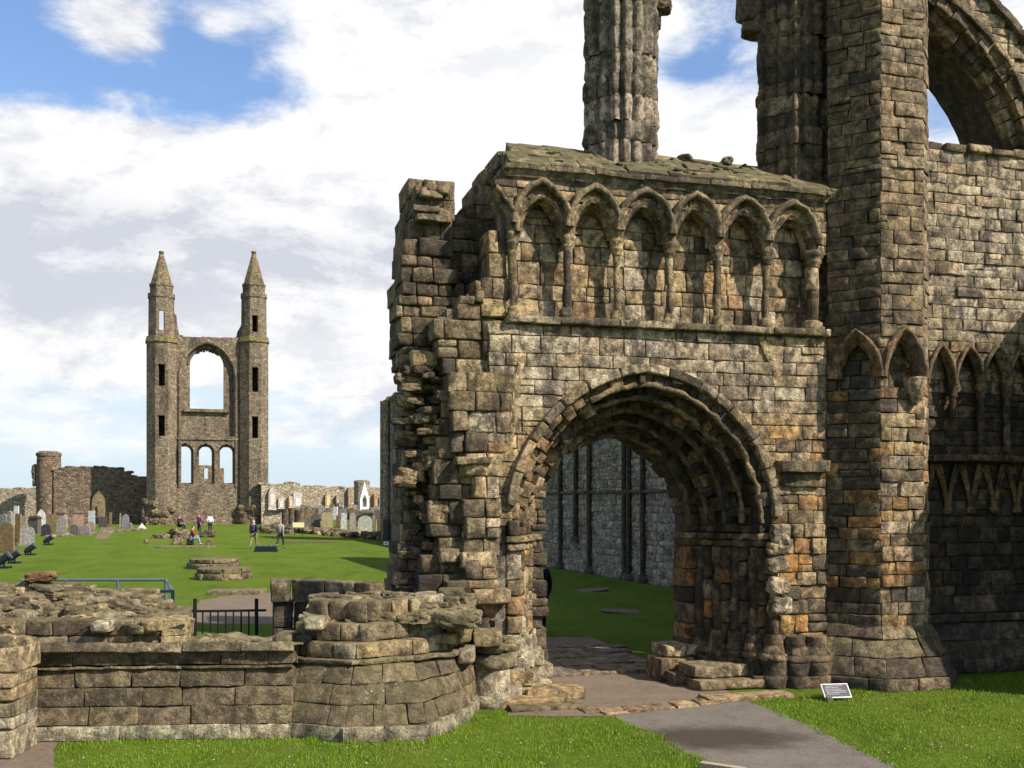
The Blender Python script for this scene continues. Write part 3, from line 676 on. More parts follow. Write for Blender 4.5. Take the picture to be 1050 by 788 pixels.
pts = [J - Vector((e.x, e.y, 0)) * .25 , J, tC, tD, tE, RW.P(.35, 0, 0)]
slope_courses(mb, pts[1:], [(0, .42, .2, .42), (.2, .4, .5, .3), (.5, .28, .78, .12), (.78, .14, .98, .03)], (.4, .75), lambda u, z: mixp((OLIVE, 1), (BROWN, 3), (DARK, 3)), bev=.02, rough=.012)  # plinth stones darkened to stand in for the shade on them
pts2 = [RW.P(.3, 0, 0), RW.P(7, 0, 0)]
slope_courses(mb, pts2, [(0, .5, .25, .5), (.25, .48, .55, .3), (.55, .3, .85, .15), (.85, .2, 1.0, .18), (1.0, .12, 1.3, .03)], (.5, .9), lambda u, z: mixp((BROWN, 1.5), (DARK, 4), (OLIVE, .6)))
mb.build('battered_plinth', STONE, front)
# --- wall right of the turret
SR = lambda u, v, d: RW.P(u, v, d)
zt = RW.uz(952, 152)[1]; ZB = 5.78; UE = 6.5
mb = MB()
def pal_rw(u, z): return soft(mixp((GREY, 4), (TAN, 3), (BROWN, .7)), (.34, .295, .22), .5) if z > 5 else mixp((DARK, 6), (BROWN, 2), (OCHRE, .3))  # lower courses sooty, with the shade on them also put into the colour
nar = []
aps = [966.5, 993.6, 1021.6, 1047.5, 1074]; up = [RW.u(x) for x in aps]; pit = up[2] - up[1]; up[0] = up[1] - pit
up += [up[-1] + pit * k for k in range(1, 8)]
for u in up: nar.append(PArch(SR, u, 5.03, pit / 2 - .05, .62))
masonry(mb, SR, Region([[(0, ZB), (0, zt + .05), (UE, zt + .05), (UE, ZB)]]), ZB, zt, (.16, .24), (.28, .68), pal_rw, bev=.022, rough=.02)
mb.build('upper_side_wall', STONE, front); mb = MB()
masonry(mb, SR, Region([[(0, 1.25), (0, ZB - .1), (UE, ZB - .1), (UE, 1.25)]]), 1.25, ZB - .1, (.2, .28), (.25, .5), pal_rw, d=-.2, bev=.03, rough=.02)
mb.build('side_wall', STONE_R, front); mb = MB()
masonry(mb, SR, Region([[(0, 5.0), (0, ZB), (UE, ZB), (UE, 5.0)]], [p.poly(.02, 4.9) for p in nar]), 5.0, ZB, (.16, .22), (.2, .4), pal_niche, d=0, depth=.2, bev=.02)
mb.build('blind_arcade_spandrel', STONE_R, front); mb = MB()
x = 0
while x < UE:
    l = U(.3, .6); block(mb, SR, x, x + l, zt - .03, zt + U(.08, .16), .03 + U(-.05, .05), .9, jit(pick(OLIVE + TAN)), .05, .04); x += l
mb.build('wall_coping', STONE, front)
cellwall(core, SR, Region([[(0, 0), (0, zt), (UE, zt), (UE, 0)]]), 0, zt, -.28, -1.2, .5)
cellwall(core, SR, Region([[(0, ZB), (0, zt), (UE, zt), (UE, ZB)]]), ZB, zt, -.025, -.28, .5)
for p in nar:
    mb = MB(); p.sweep(mb, [(.0, -.24), (0, -.12), (-.04, -.1), (-.04, -.04), (0, -.02), (.01, .03), (.05, .07), (.085, .05), (.09, -.03)], 10, TAN[3], rough=.02); mb.build('blind_arch', STONE_R, front)
uu = [(a + b) / 2 for a, b in zip(up, up[1:])]
for i, u in enumerate(uu):
    q = RW.P(u, 0, -.06); mb = MB(); r = .06
    z = 3.85 if i != 0 else 4.45
    lathe(mb, q.x, q.y, [(r, z), (r * 1.03, (z + 4.8) / 2), (r, 4.8)], 10, jit(pick(BROWN + DARK)), .03)
    o = mb.build('shaft', STONE_R, front); mb = MB(); lathe(mb, q.x, q.y, [(r, 4.78), (r * 1.5, 4.84), (r * 1.2, 4.87), (r * 1.9, 4.97), (r * 1.9, 5.04)], 12, jit(pick(TAN + BROWN)), .02); mb.build('capital', STONE_R, o)
mb = MB(); x = -.35
while x < UE:
    l = U(.7, 1.3); block(mb, SR, x, x + l, 3.66, 3.78, .12, .4, jit(pick(GREY[2:4] + BROWN)), .025, .012, .003); x += l
mb.build('string_course', STONE_R, front)
# interlaced carved band
mb = MB(); u = .2; pt = .49
while u < UE:
    for s in (-1, 1):
        for kk in (0, .075):
            vs = []
            P0 = [(u + s * (.24 - kk) * (1 - t) ** 1.5, 2.85 + .78 * t) if False else (u + s * ((.23 - kk) * t ** 1.6 + .02), 2.82 + .8 * t) for t in [i / 8 for i in range(9)]]
            for a, b in zip(P0, P0[1:]): bar(mb, RW.P(a[0], a[1], -.13), RW.P(b[0], b[1], -.13), .042, jit(OCHRE[3]), 7)
    rock(mb, RW.P(u, 2.8, -.14), (.09, .07, .07), OCHRE[1], 0); u += pt
mb.build('interlaced_carving', STONE_R, front)
# triple shafts in the angle of turret and wall
mb = MB(); q = RW.P(.12, 0, .1)
for k in range(3):
    z = 3.8
    while z < 4.65: lathe(mb, q.x + e.x * .07 * (k - 1), q.y + e.y * .07 * (k - 1), [(.032, z), (.04, z + .03), (.04, z + .18), (.032, z + .21)], 8, jit(pick(TAN)), .01); z += .21
mb.build('angle_shafts', STONE, tur)
# --- great window arch over the side wall
pts = [RW.uz(x, y) for x, y in ((951, 15), (1014, 80), (1043, 148))]
def circ(p):
    (ax, ay), (bx, by), (cx, cy) = p; d = 2 * (ax * (by - cy) + bx * (cy - ay) + cx * (ay - by))
    ux = ((ax ** 2 + ay ** 2) * (by - cy) + (bx ** 2 + by ** 2) * (cy - ay) + (cx ** 2 + cy ** 2) * (ay - by)) / d
    uy = ((ax ** 2 + ay ** 2) * (cx - bx) + (bx ** 2 + by ** 2) * (ax - cx) + (cx ** 2 + cy ** 2) * (bx - ax)) / d
    return ux, uy, math.hypot(ax - ux, ay - uy)
wx, wz, wr = circ(pts); t0 = math.atan2(zt - wz, math.sqrt(max(.01, wr * wr - (zt - wz) ** 2))); t1 = math.acos(max(-1, min(1, (-.25 - wx) / wr)))
print('window circle', wx, wz, wr, t0, t1, 'zt', zt, 'UJ', UJ, 'UC', UC)
SA = lambda a, r, d: RW.P(wx + (wr + r) * math.cos(a), wz + (wr + r) * math.sin(a), d)
mb = MB()
for (r0, r1, d, dp, l) in ((0, .22, -.14, .22, .24), (.2, .42, .02, .3, .3), (.4, .52, .1, .3, .5)):
    a = t0 - .02
    while a < t1:
        da = l * U(.8, 1.2) / wr; block(mb, lambda u, v, dd: SA(-u, v, dd), -min(a + da, t1 + .1), -a, r0, r1, d, dp, jit(pick(BROWN + BROWN + OLIVE + TAN[3:4])), .035, .025, .006, .08, wr); a += da
wa = mb.build('window_arch', STONE, front)
mb = MB(); vs = []; fs = []; m = 30; k = 5
for i in range(m + 1):
    a = t0 - .05 + (t1 + .05 - t0) * i / m
    for j in range(k + 1): p = SA(a, .03 + .02 * N((i, j, 3), .7), -.3 - 1.05 * j / k); vs.append(p)
for i in range(m):
    for j in range(k): q = i * (k + 1) + j; fs.append((q, q + 1, q + k + 2, q + k + 1))
mb.add(vs, fs, DARK[0]); mb.build('arch_soffit', STONE_D, wa)  # soffit coloured dark, standing in for shade under the arch
g0, g1 = RW.uz(1012, 0), RW.uz(1050, 45); sl_ = (g1[1] - g0[1]) / (g1[0] - g0[0]); ga = lambda u: g0[1] + sl_ * (u - g0[0])
arc = [(wx + (wr + .4) * math.cos(t0 + (t1 - t0) * i / 20), wz + (wr + .4) * math.sin(t0 + (t1 - t0) * i / 20)) for i in range(21)]
ue = min(UE, (zt + .6 - g0[1]) / sl_ + g0[0])
reg = Region([[(arc[0][0], zt - .02)] + arc + [(-.2, max(arc[-1][1], wz + wr) + 0.2), (-.2, ga(-.2)), (ue, ga(ue)), (ue, zt - .02)]])
mb = MB(); masonry(mb, SR, reg, zt, ga(-.2), (.22, .32), (.35, .7), pal_rw, d=.0, bev=.025, rough=.018)
x = -.2
while x < ue:
    Sg = lambda a, b, c: RW.P(x + a * math.cos(math.atan(sl_)) - b * math.sin(math.atan(sl_)), ga(x) + a * math.sin(math.atan(sl_)) + b * math.cos(math.atan(sl_)), c)
    block(mb, Sg, 0, .62, -.03, .12, .1, 1.2, jit(pick(OLIVE + DARK)), .03, .02); x += .6 * math.cos(math.atan(sl_))
mb.build('gable_wall', STONE, front); cellwall(core, SR, reg, zt, ga(-.2), -.06, -1.3, .12)
# --- flanking buttress out of view, added and sized to shade side wall and lawn
fb = Frame.between(RW.P(3.15, 0, 4.7), RW.P(4.7, 0, 4.7)); fs_ = Frame.between(RW.P(3.15, 0, 0), RW.P(3.15, 0, 4.7)); BUT = (fb, fs_)
mb = MB(); ZBT = 6.95
for f in (fs_, fb): masonry(mb, (lambda f: lambda u, v, d: f.P(u, v, d))(f), Region([[(0, 0), (0, ZBT), (f.L, ZBT), (f.L, 0)]]), 0, ZBT, (.25, .35), (.35, .7), pal_rw, bev=.03)
mb.build('unseen_buttress', STONE, front)
a = RW.P(3.93, ZBT / 2, 2.35); box(core, a, (1.5, 4.62, ZBT - .06), (.16, .13, .1), rad(15))
core.build('rubble_core', MORTAR, front)
# --- clustered columns standing on the roof
def cluster(name, c, Rr, nr, z0, z1, a0=0, cols=TAN, hgt=(.28, .42)):
    mb = MB(); z = z0
    while z < z1:
        h = U(*hgt); vs = []; k = 5; seg = nr * 8; tw = U(-.02, .02); off = Vector((U(-.012, .012), U(-.012, .012), 0)); sc = U(.975, 1.02); sd = U(0, 50); chip = (U(0, 6.28), U(.3, .8)) if R() < .35 else None
        for j in range(k + 1):
            t = j / k; gz = .022 if j in (0, k) else 0
            for i in range(seg):
                th = 2 * math.pi * i / seg + tw; fl = abs(math.cos(nr * th / 2)) ** .5; big = .07 if (i // 8) % 3 == 0 else .0
                r = Rr * sc * (.8 + (.17 + big) * fl) - gz
                if chip:
                    q = abs((th - chip[0] + math.pi) % (2 * math.pi) - math.pi)
                    if q < chip[1]: r -= .07 * (1 - q / chip[1]) + .03
                p = Vector((c[0] + r * math.cos(th), c[1] + r * math.sin(th), z + h * t)) + off; p += Vector((math.cos(th), math.sin(th), 0)) * .035 * N(p + Vector((sd, 0, 0)), 4); vs.append(p)
        fs = [(j * seg + i, j * seg + (i + 1) % seg, (j + 1) * seg + (i + 1) % seg, (j + 1) * seg + i) for j in range(k) for i in range(seg)]
        mb.add(vs, fs, jit(pick(cols), .25)); mb.add(vs[-seg:], [tuple(range(seg))], jit(pick(cols))); z += h
    return mb.build(name, STONE, front)
ucol = W.u(636, -.95); c = W.P(ucol, 0, -.95); cluster('clustered_column', c, .6, 17, 8.0, ZT, cols=[(.28, .25, .2), (.33, .29, .23), (.24, .21, .17), (.2, .18, .14)])
mb = MB(); p = at(677, 8, c.y); rock(mb, p, (.22, .2, .1), BROWN[1], 0, .8); p = at(673, 20, c.y); rock(mb, p, (.09, .1, .22), BROWN[3], 0); mb.build('broken_corbel', STONE, front)
u2 = W.u(812, -1.0); c2 = W.P(u2, 0, -.9); cluster('clustered_respond', c2, .66, 17, 7.9, ZT, cols=BROWN, hgt=(.22, .32))
mb = MB(); p = at(771, 32, c2.y); rock(mb, p, (.2, .22, .13), BROWN[0], 0, .8); p = at(768, 6, c2.y); rock(mb, p, (.22, .25, .36), DARK[3], 0, .8); p = at(775, 20, c2.y); rock(mb, p, (.16, .2, .25), BROWN[1], 0, .8); mb.build('broken_corbel', STONE, front)
# ================================================================== GROUND
def kind(o, k): o['kind'] = k; return o
def grass_mat():
    m, nt, b = nodes('lawn_grass'); t = NT(nt); g = t.n('ShaderNodeNewGeometry'); p = g.outputs['Position']
    n1 = t.noise(p, .35, 6, .65); n2 = t.noise(p, 5, 6, .75); n3 = t.noise(t.vmul(p, (60, 22, 60)), 1, 4, .8)
    c = t.mix(t.ramp(n1, .35, .65), (.06, .114, .007), (.098, .138, .014)); c = t.mix(t.ramp(n2, .42, .68, 0, .6), c, (.045, .085, .008)); c = t.mix(t.ramp(n3, .4, .7, 0, .65), c, (.13, .17, .022))
    n4 = t.noise(t.vmul(p, (1, 1, 1)), 1.1, 8, .75); c = t.mix(t.ramp(n4, .54, .7, 0, .6), c, (.125, .125, .03))
    dp = t.n('ShaderNodeVectorMath', operation='DOT_PRODUCT'); t.l(p, dp.inputs[0]); dp.inputs[1].default_value = (.943, .333, 0)
    sn = t.math('SINE', t.math('ADD', t.math('MULTIPLY', dp.outputs['Value'], 1.9), t.math('MULTIPLY', n1, 2.0))); c = t.mix(t.ramp(sn, -.6, .6, 0, .28), c, (.12, .155, .018))      # mowing stripes along the nave
    n6 = t.noise(t.vmul(p, (.8, .25, 1)), 1.0, 9, .8); c = t.mix(t.ramp(n6, .5, .62, 0, .55), c, (.045, .078, .009)); n7 = t.noise(t.vmul(p, (.5, .2, 1)), 1.3, 8, .8, .5); c = t.mix(t.ramp(n7, .54, .66, 0, .5), c, (.15, .15, .04))
    t.l(c, b.inputs['Base Color']); b.inputs['Roughness'].default_value = 1; b.inputs['Specular IOR Level'].default_value = .05
    t.l(t.bump(t.math('ADD', n3, n2), .8, .05), b.inputs['Normal']); return m
LAWN = grass_mat()
def earth(name, a, c2, stain=None):
    m, nt, b = nodes(name); t = NT(nt); g = t.n('ShaderNodeNewGeometry'); p = g.outputs['Position']
    n1 = t.noise(p, 1.2, 7, .7); n2 = t.noise(p, 20, 6, .85); c = t.mix(t.ramp(n1, .35, .65), a, c2); c = t.mix(t.ramp(n2, .35, .7, 0, .7), c, tuple(k * 1.45 for k in a))
    n5 = t.noise(p, 34, 3, .6); c = t.mix(t.ramp(n5, .6, .68, 0, .85), c, tuple(k * .4 for k in a)); n6 = t.noise(p, 17, 4, .7); c = t.mix(t.ramp(n6, .6, .72, 0, .7), c, tuple(k * 1.9 for k in a)); n7 = t.noise(p, 3.5, 6, .7); c = t.mix(t.ramp(n7, .45, .7, 0, .5), c, tuple(k * .6 for k in a))
    if stain:
        v = t.n('ShaderNodeVectorMath', operation='SUBTRACT'); t.l(p, v.inputs[0]); v.inputs[1].default_value = stain
        ln = t.n('ShaderNodeVectorMath', operation='LENGTH'); t.l(t.vmul(v.outputs[0], (.62, 1.05, 1)), ln.inputs[0])
        q = t.math('ADD', ln.outputs['Value'], t.math('MULTIPLY', t.noise(p, 2.2, 6, .7), .9)); c = t.mix(t.ramp(q, .8, 1.4, .95, 0), c, (.045, .034, .022))
    t.l(c, b.inputs['Base Color']); b.inputs['Roughness'].default_value = .95; t.l(t.bump(t.math('ADD', n2, n1), .6, .02), b.inputs['Normal']); return m
GRAVEL = earth('path_gravel', (.135, .115, .092), (.1, .085, .067), gp(735, 757))
DIRT = earth('trodden_earth', (.15, .11, .076), (.105, .078, .055)); FLAG = stone_mat('flagstone', tint=(1.08, .94, .78), soot=.4, moss=.15, lichen=.2, rust=.15)
def sheet(name, pts, z, mat):
    mb = MB(); mb.add([(p.x, p.y, z) for p in pts], [tuple(range(len(pts)))], (.2, .2, .2), False); return kind(mb.build(name, mat), 'structure')
mb = MB(); vs = [(-2500, -60, 0), (2500, -60, 0), (2500, 4000, 0), (-2500, 4000, 0)]; mb.add(vs, [(0, 1, 2, 3)], (.1, .1, .1), False); kind(mb.build('lawn', LAWN), 'structure')
def wavy(pts, a=.05, k=7):
    r = []
    for p, q in zip(pts, pts[1:] + pts[:1]):
        for i in range(k):
            w = p.lerp(q, i / k); r.append(w + (Vector((noise.noise(w * 2.1), noise.noise(w * 2.3 + Vector((5, 5, 5))), 0)) * a if i else Vector((0, 0, 0))))
    return r
PATH_PX = [(612, 728), (760, 716), (800, 731), (845, 752), (925, 790), (1010, 835), (850, 860), (735, 790), (680, 757)]
sheet('gravel_path', wavy([gp(*p) for p in PATH_PX], .1), .004, GRAVEL)
sheet('doorway_paving', wavy([gp(*p) for p in [(520, 735), (535, 690), (550, 654), (606, 654), (650, 672), (692, 688), (712, 695), (770, 719), (625, 735)]]), .008, DIRT)
sheet('nave_path', wavy([gp(*p) for p in [(190, 640), (430, 640), (430, 612), (330, 612), (255, 607), (205, 616)]], .2), .004, DIRT)
sheet('side_paving', wavy([gp(*p) for p in [(-40, 810), (52, 800), (58, 765), (62, 752), (-40, 752)]]), .004, DIRT)
mb = MB()
def slab(mb, px, py, w, l, h, col, rot=0.0, z=0.0):
    c = gp(px, py); cr, sr = math.cos(rot), math.sin(rot)
    S = lambda u, v, d: Vector((c.x + u * cr - v * sr, c.y + u * sr + v * cr, z + d))
    block(mb, S, -w / 2, w / 2, -l / 2, l / 2, h, h + .02, col, .03, .012, .0, .1, tilt=.01)
for i, (x, y) in enumerate(((606, 729), (628, 731), (652, 729), (676, 727), (700, 724), (724, 721), (748, 718))): slab(mb, x, y, U(.3, .38), U(.25, .4), .03 + U(0, .015), jit(pick([TAN[3], TAN[1], BROWN[1], (.25, .19, .14)])), U(.1, .4))
c0 = gp(625, 690)
for r_ in range(8):
    x_ = -1.1 + U(-.2, 0)
    while x_ < 1.0:
        w_ = U(.4, .8); k_ = (c0.x + (x_ + w_ / 2) * .966 - .259 * .42 * r_, c0.y + (x_ + w_ / 2) * .259 + .966 * .42 * r_); pp_ = (CX + F * k_[0] / k_[1], HY + F * H / k_[1]); (pp_[1] - 654) < (pp_[0] - 606) * .36 or slab(mb, pp_[0], pp_[1], w_, .42, .045 + U(-.012, .015), jit(pick([BROWN[3], BROWN[1], (.17, .145, .115), (.2, .17, .13)])), rad(15)); x_ += w_
for (x, y, w, l, h) in ((545, 722, 1.0, .5, .1), (566, 716, .9, .5, .18), (560, 727, 1.1, .35, .05), (765, 716, 1.4, .4, .05)): slab(mb, x, y, w, l, h, jit(pick(OLIVE + TAN)), .25)
kind(mb.build('paving_stones', FLAG), 'structure')
mb = MB()
for (x, y, w) in ((640, 627, .9), (600, 606, 1.0)): rock(mb, gp(x, y), (w * .8, .5, .03), (.1, .085, .06), .2)
kind(mb.build('worn_earth', DIRT), 'structure')
# grass blades on the near lawn
def inpoly(P, x, y):
    r = np.zeros(len(x), bool); n = len(P)
    for i in range(n):
        (x0, y0), (x1, y1) = P[i], P[(i + 1) % n]
        c = ((y0 > y) != (y1 > y)) & (x < (x1 - x0) * (y - y0) / (y1 - y0 + 1e-9) + x0); r ^= c
    return r
def grass(n):
    rs = np.random.RandomState(3); X = rs.uniform(-6.8, 9.6, n); Y = rs.uniform(10.4, 18.0, n); px = CX + F * X / Y; py = HY + F * H / Y
    L = [(50, 830), (60, 762), (285, 757), (350, 763), (440, 760), (482, 738), (520, 735), (575, 731), (618, 733), (680, 757), (738, 790), (800, 830)]
    Q = [(770, 719), (845, 712), (985, 698), (1070, 688), (1300, 690), (1300, 840), (1020, 835), (925, 790), (845, 752), (800, 731)]
    jx, jy = px + rs.normal(0, 2.2, n) + 3 * np.sin(px * .13 + py * .21), py + rs.normal(0, 1.2, n); k = inpoly(L, jx, jy) | inpoly(Q, jx, jy); X, Y = X[k], Y[k]; n = len(X)
    ex, ey, eh = [], [], []
    for line, m, hh in (([(58, 762), (285, 757.5), (351, 764), (440, 761), (485, 738), (520, 736)], 5200, .1), ([(770, 720), (845, 715), (985, 701), (1070, 691)], 3800, .1), ([(618, 733), (680, 757), (738, 790)], 1500, .06), ([(770, 719), (845, 752), (930, 792)], 2200, .06)):
        P_ = np.array(line, float); sg = rs.randint(0, len(P_) - 1, m); tt = rs.rand(m); q_ = P_[sg] + (P_[sg + 1] - P_[sg]) * tt[:, None]; q_ += rs.normal(0, 1.6, (m, 2)) * np.array([1.5, .8]); yy = F * H / (q_[:, 1] - HY)
        cl = .35 + .65 * (np.sin(q_[:, 0] * .23) * np.sin(q_[:, 0] * .071 + 1) > .1); ex.append((q_[:, 0] - CX) / F * yy); ey.append(yy); eh.append(rs.uniform(.3, 1, m) * hh * cl)
    n0 = n; X = np.concatenate([X] + ex); Y = np.concatenate([Y] + ey); n = len(X)
    th = rs.uniform(0, 6.28, n); h = rs.uniform(.014, .042, n) * (1 + .5 * np.sin(X * 3.1 + np.sin(Y * 2.3) * 2)); h[n0:] = np.concatenate(eh); w = rs.uniform(.002, .0045, n); ln = rs.uniform(0, .03, n)
    v = np.zeros((n, 3, 3)); v[:, 0] = np.stack([X - w * np.cos(th), Y - w * np.sin(th), 0 * X], 1); v[:, 1] = np.stack([X + w * np.cos(th), Y + w * np.sin(th), 0 * X], 1); v[:, 2] = np.stack([X - ln * np.sin(th), Y + ln * np.cos(th), h], 1)
    me = bpy.data.meshes.new('grass'); me.vertices.add(3 * n); me.vertices.foreach_set('co', v.ravel()); me.loops.add(3 * n); me.loops.foreach_set('vertex_index', np.arange(3 * n, dtype=np.int32)); me.polygons.add(n); me.polygons.foreach_set('loop_start', np.arange(0, 3 * n, 3, dtype=np.int32)); me.update()
    m, nt, b = nodes('grass_blade'); t = NT(nt); g = t.n('ShaderNodeNewGeometry'); q = t.noise(g.outputs['Position'], 9, 4, .8); q2 = t.noise(g.outputs['Position'], 1.0, 4, .6)
    c = t.mix(t.ramp(q, .3, .7), (.085, .162, .006), (.18, .252, .015)); c = t.mix(t.ramp(q2, .45, .7, 0, .55), c, (.17, .18, .035)); t.l(c, b.inputs['Base Color']); b.inputs['Roughness'].default_value = .7
    me.materials.append(m); o = bpy.data.objects.new('grass', me); COL.objects.link(o); kind(o, 'stuff'); o['label'] = 'short bright green mown grass in front of the ruin'; o['category'] = 'grass'
grass(150000)
mb = MB()
for i in range(85):
    x, y = (U(70, 640), U(760, 795)) if R() < .5 else (U(900, 1050), U(705, 785))
    p = gp(x, y); r_ = U(.006, .013); mb.add([p + Vector((r_ * math.cos(a), r_ * math.sin(a), .035)) for a in (0, 1.26, 2.5, 3.77, 5.03)], [(0, 1, 2, 3, 4)], (.8, .8, .75))
dz = kind(mb.build('daisies', WHITE), 'stuff'); dz['label'] = 'scattered tiny white daisies in the mown grass'; dz['category'] = 'flowers'
# ================================================================== LOW WALL IN FRONT
lw = thing('low_ruined_wall', 'low ruined wall with sloping lichened courses and rubble top in the foreground', 'wall', tuple(gp(200, 760)))
def lofted(mb, lo, hi, z0, z1, n, lc, pal, d=0.0, bev=.02, rough=.015, depth=.3):
    for i in range(len(lo) - 1):
        A, B, C, D = lo[i], lo[i + 1], hi[i], hi[i + 1]
        for k in range(n):
            f0, f1 = k / n, (k + 1) / n
            a, b, c, e_ = A.lerp(C, f0), B.lerp(D, f0), A.lerp(C, f1), B.lerp(D, f1); a.z = b.z = z0 + (z1 - z0) * f0; c.z = e_.z = z0 + (z1 - z0) * f1
            Lh = (b - a).length; up_ = (c + e_) / 2 - (a + b) / 2; Lv = up_.length; nn = (b - a).cross(up_).normalized()
            S = (lambda a, b, c, e_, Lh, Lv, nn: lambda u, v, dd: (a.lerp(b, u / Lh)).lerp(c.lerp(e_, u / Lh), v / Lv) + nn * dd)(a, b, c, e_, Lh, Lv, nn)
            x = 0
            while x < Lh - .02:
                l = U(*lc); l = Lh - x if x + l > Lh - lc[0] * .6 else l
                block(mb, S, x, x + l, 0, Lv, d, depth, jit(pal(x, z0)), bev, rough, .0035); x += l
palw = lambda u, z: soft(mixp((BROWN, 4), (OLIVE, 2), (TAN[3:4], 1)), (.125, .1, .064), .5)
palp = lambda u, z: soft(mixp((GREY, 3), (OLIVE[2:3], 2), (TAN, 1.5)), (.36, .34, .25), .5)
PL0 = [gp(22, 761), gp(299, 757)]; off = lambda P, o: [p + Vector((.12 * o, -o, 0)) for p in P]
PO = [Vector((-3.12, 13.35, 0)), gp(287, 757), gp(351, 763), gp(440, 760), gp(484, 738), gp(497, 722)]
PT = [Vector((-3.1, 13.6, 0)), Vector((-2.74, 13.42, 0)), Vector((-2.03, 13.2, 0)), Vector((-1.3, 13.6, 0)), Vector((-.83, 14.0, 0)), Vector((-.5, 14.9, 0))]
PB = [p + (Vector((-1.6, 14.4, 0)) - p).normalized() * .05 for p in PO]
mb = MB(); lofted(mb, off(PL0, .04), off(PL0, .03), 0, .19, 1, (.9, 1.6), palp, rough=.02); lofted(mb, off(PO, .0), off(PO, 0), 0, .2, 1, (.5, .9), palp, rough=.025)
mb.build('plinth', STONE_L, lw)
mb = MB(); lofted(mb, off(PL0, .02), off(PL0, -.16), .19, .86, 3, (.42, .82), palw); lofted(mb, off(PL0, -.12), off(PL0, -.13), .86, .9, 1, (.7, 1.2), palw, bev=.015); lofted(mb, off(PL0, -.2), off(PL0, -.2), .9, 1.08, 1, (.35, .75), palw)
lofted(mb, off(PL0, -.1), off(PL0, -.14), 1.08, 1.2, 1, (.6, 1.1), lambda u, z: pick(OLIVE), rough=.03, depth=.5)
PSB = [Vector((-7.2, 13.0, 0)), Vector((-4.2, 13.15, 0)), Vector((-4.62, 14.85, 0))]
lofted(mb, PSB, PSB, 1.05, 1.46, 2, (.3, .6), lambda u, z: mixp((TAN, 2), (OLIVE, 2), (BROWN, 1)), bev=.04, rough=.03)
mb.build('wall_face', STONE_L, lw)
mb = MB(); lofted(mb, PB, PT, .2, .86, 3, (.32, .66), palw, bev=.018, rough=.012)
PS = [p + (p - Vector((-1.6, 14.6, 0))).normalized() * .07 for p in PT]
lofted(mb, PS, PS, .86, .93, 1, (.5, .9), lambda u, z: pick(OLIVE), depth=.3); PT2 = [p + (Vector((-1.6, 14.6, 0)) - p).normalized() * .05 for p in PT]
lofted(mb, PT2, PT2, .93, 1.13, 1, (.22, .5), lambda u, z: mixp((TAN, 2), (GREY, 2), (BROWN, 1)), bev=.04, rough=.03)
PT3 = [p + (Vector((-1.6, 14.8, 0)) - p).normalized() * .22 for p in PT]
lofted(mb, PT3, PT3, 1.13, 1.36, 1, (.25, .5), lambda u, z: mixp((TAN, 2), (OLIVE, 3), (BROWN, 2)), bev=.05, rough=.04)
PT4 = [p + (Vector((-1.6, 14.9, 0)) - p).normalized() * .42 for p in PT]
lofted(mb, PT4, PT4, 1.36, 1.64, 1, (.25, .5), lambda u, z: mixp((TAN, 2), (OLIVE, 3), (BROWN, 2)), bev=.05, rough=.04)
mb.build('polygonal_buttress', STONE_L, lw)
mb = MB()
for (x, y, Y, w, h) in ((105, 642, 13.0, .2, .13), (156, 641, 13.05, .22, .15), (292, 655, 13.4, .2, .12), (322, 640, 13.3, .2, .14), (440, 615, 14.4, .35, .16), (420, 628, 14.2, .4, .14), (462, 612, 14.6, .3, .2), (446, 640, 14.1, .3, .14), (455, 655, 14.0, .3, .14), (470, 650, 14.3, .3, .2), (478, 672, 14.2, .2, .2), (500, 655, 14.6, .35, .2), (475, 632, 14.5, .3, .15)):
    p = at(x, y, Y); S = (lambda p: lambda u, v, d: Vector((p.x + u, p.y - d, p.z + v)))(p); block(mb, S, -w * .6, w * .6, -h * .55, h * .55, .12, .5, jit(pick(TAN + OLIVE + GREY)), .06, .04)
mb.build('broken_stones', STONE_L, lw)
# rubble tops: a lumpy mortared mound set with stones
def mound(mb, x0, x1, y0, y1, hf, nx=70, ny=30, stones=120, size=(.08, .2), clip=None, ok=None):
    vs = []; fs = []
    for j in range(ny + 1):
        for i in range(nx + 1):
            X = x0 + (x1 - x0) * i / nx; Y = y0 + (y1 - y0) * j / ny
            if clip: X = clip(X, Y)
            z = hf(X, Y); p = Vector((X, Y, z)); vs.append(p + Vector((0, 0, .08 * N(p, 2.6) + .05 * N(p, 7) + .03 * N(p, 17))))
    for j in range(ny):
        for i in range(nx): a = j * (nx + 1) + i; fs.append((a, a + 1, a + nx + 2, a + nx + 1))
    mb.add(vs, fs, (.25, .205, .14))
    k = 0
    while k < stones:
        X, Y = U(x0, x1), U(y0, y1)
        if ok and not ok(X, Y): continue
        k += 1; s = size[0] + (size[1] - size[0]) * R() ** 1.8; rock(mb, (X, Y, hf(X, Y) - .1 * s + .02), (s * U(.8, 1.9), s * U(.7, 1.2), s * U(.35, .75)), jit(pick(TAN[1:4] + OLIVE + BROWN + [GREY[3]]), .2), U(-.5, .5), .85)
def tl(X, Y):
    e_ = min(1, max(0, (-.3165 * Y - X) / .5))
    return 1.36 + .05 * N((X, Y, 0), 1.2) + e_ * min(.27, max(0, Y - 13.3) * .24) * (1 - .6 * min(1, max(0, (X + 5.5) / .6))) + .1 * min(1, max(0, (-6.2 - X) / .5)) * min(1, max(0, Y - 13.4))
def okl(X, Y): return X < -.3165 * Y - .08
def mound_clip(X, Y): return min(X, -.3165 * Y - .02)
mb = MB(); mound(mb, -7.4, -4.15, 13.1, 14.9, tl, stones=240, size=(.03, .19), clip=mound_clip, ok=okl); mb.build('rubble_top', STONE_L, lw)
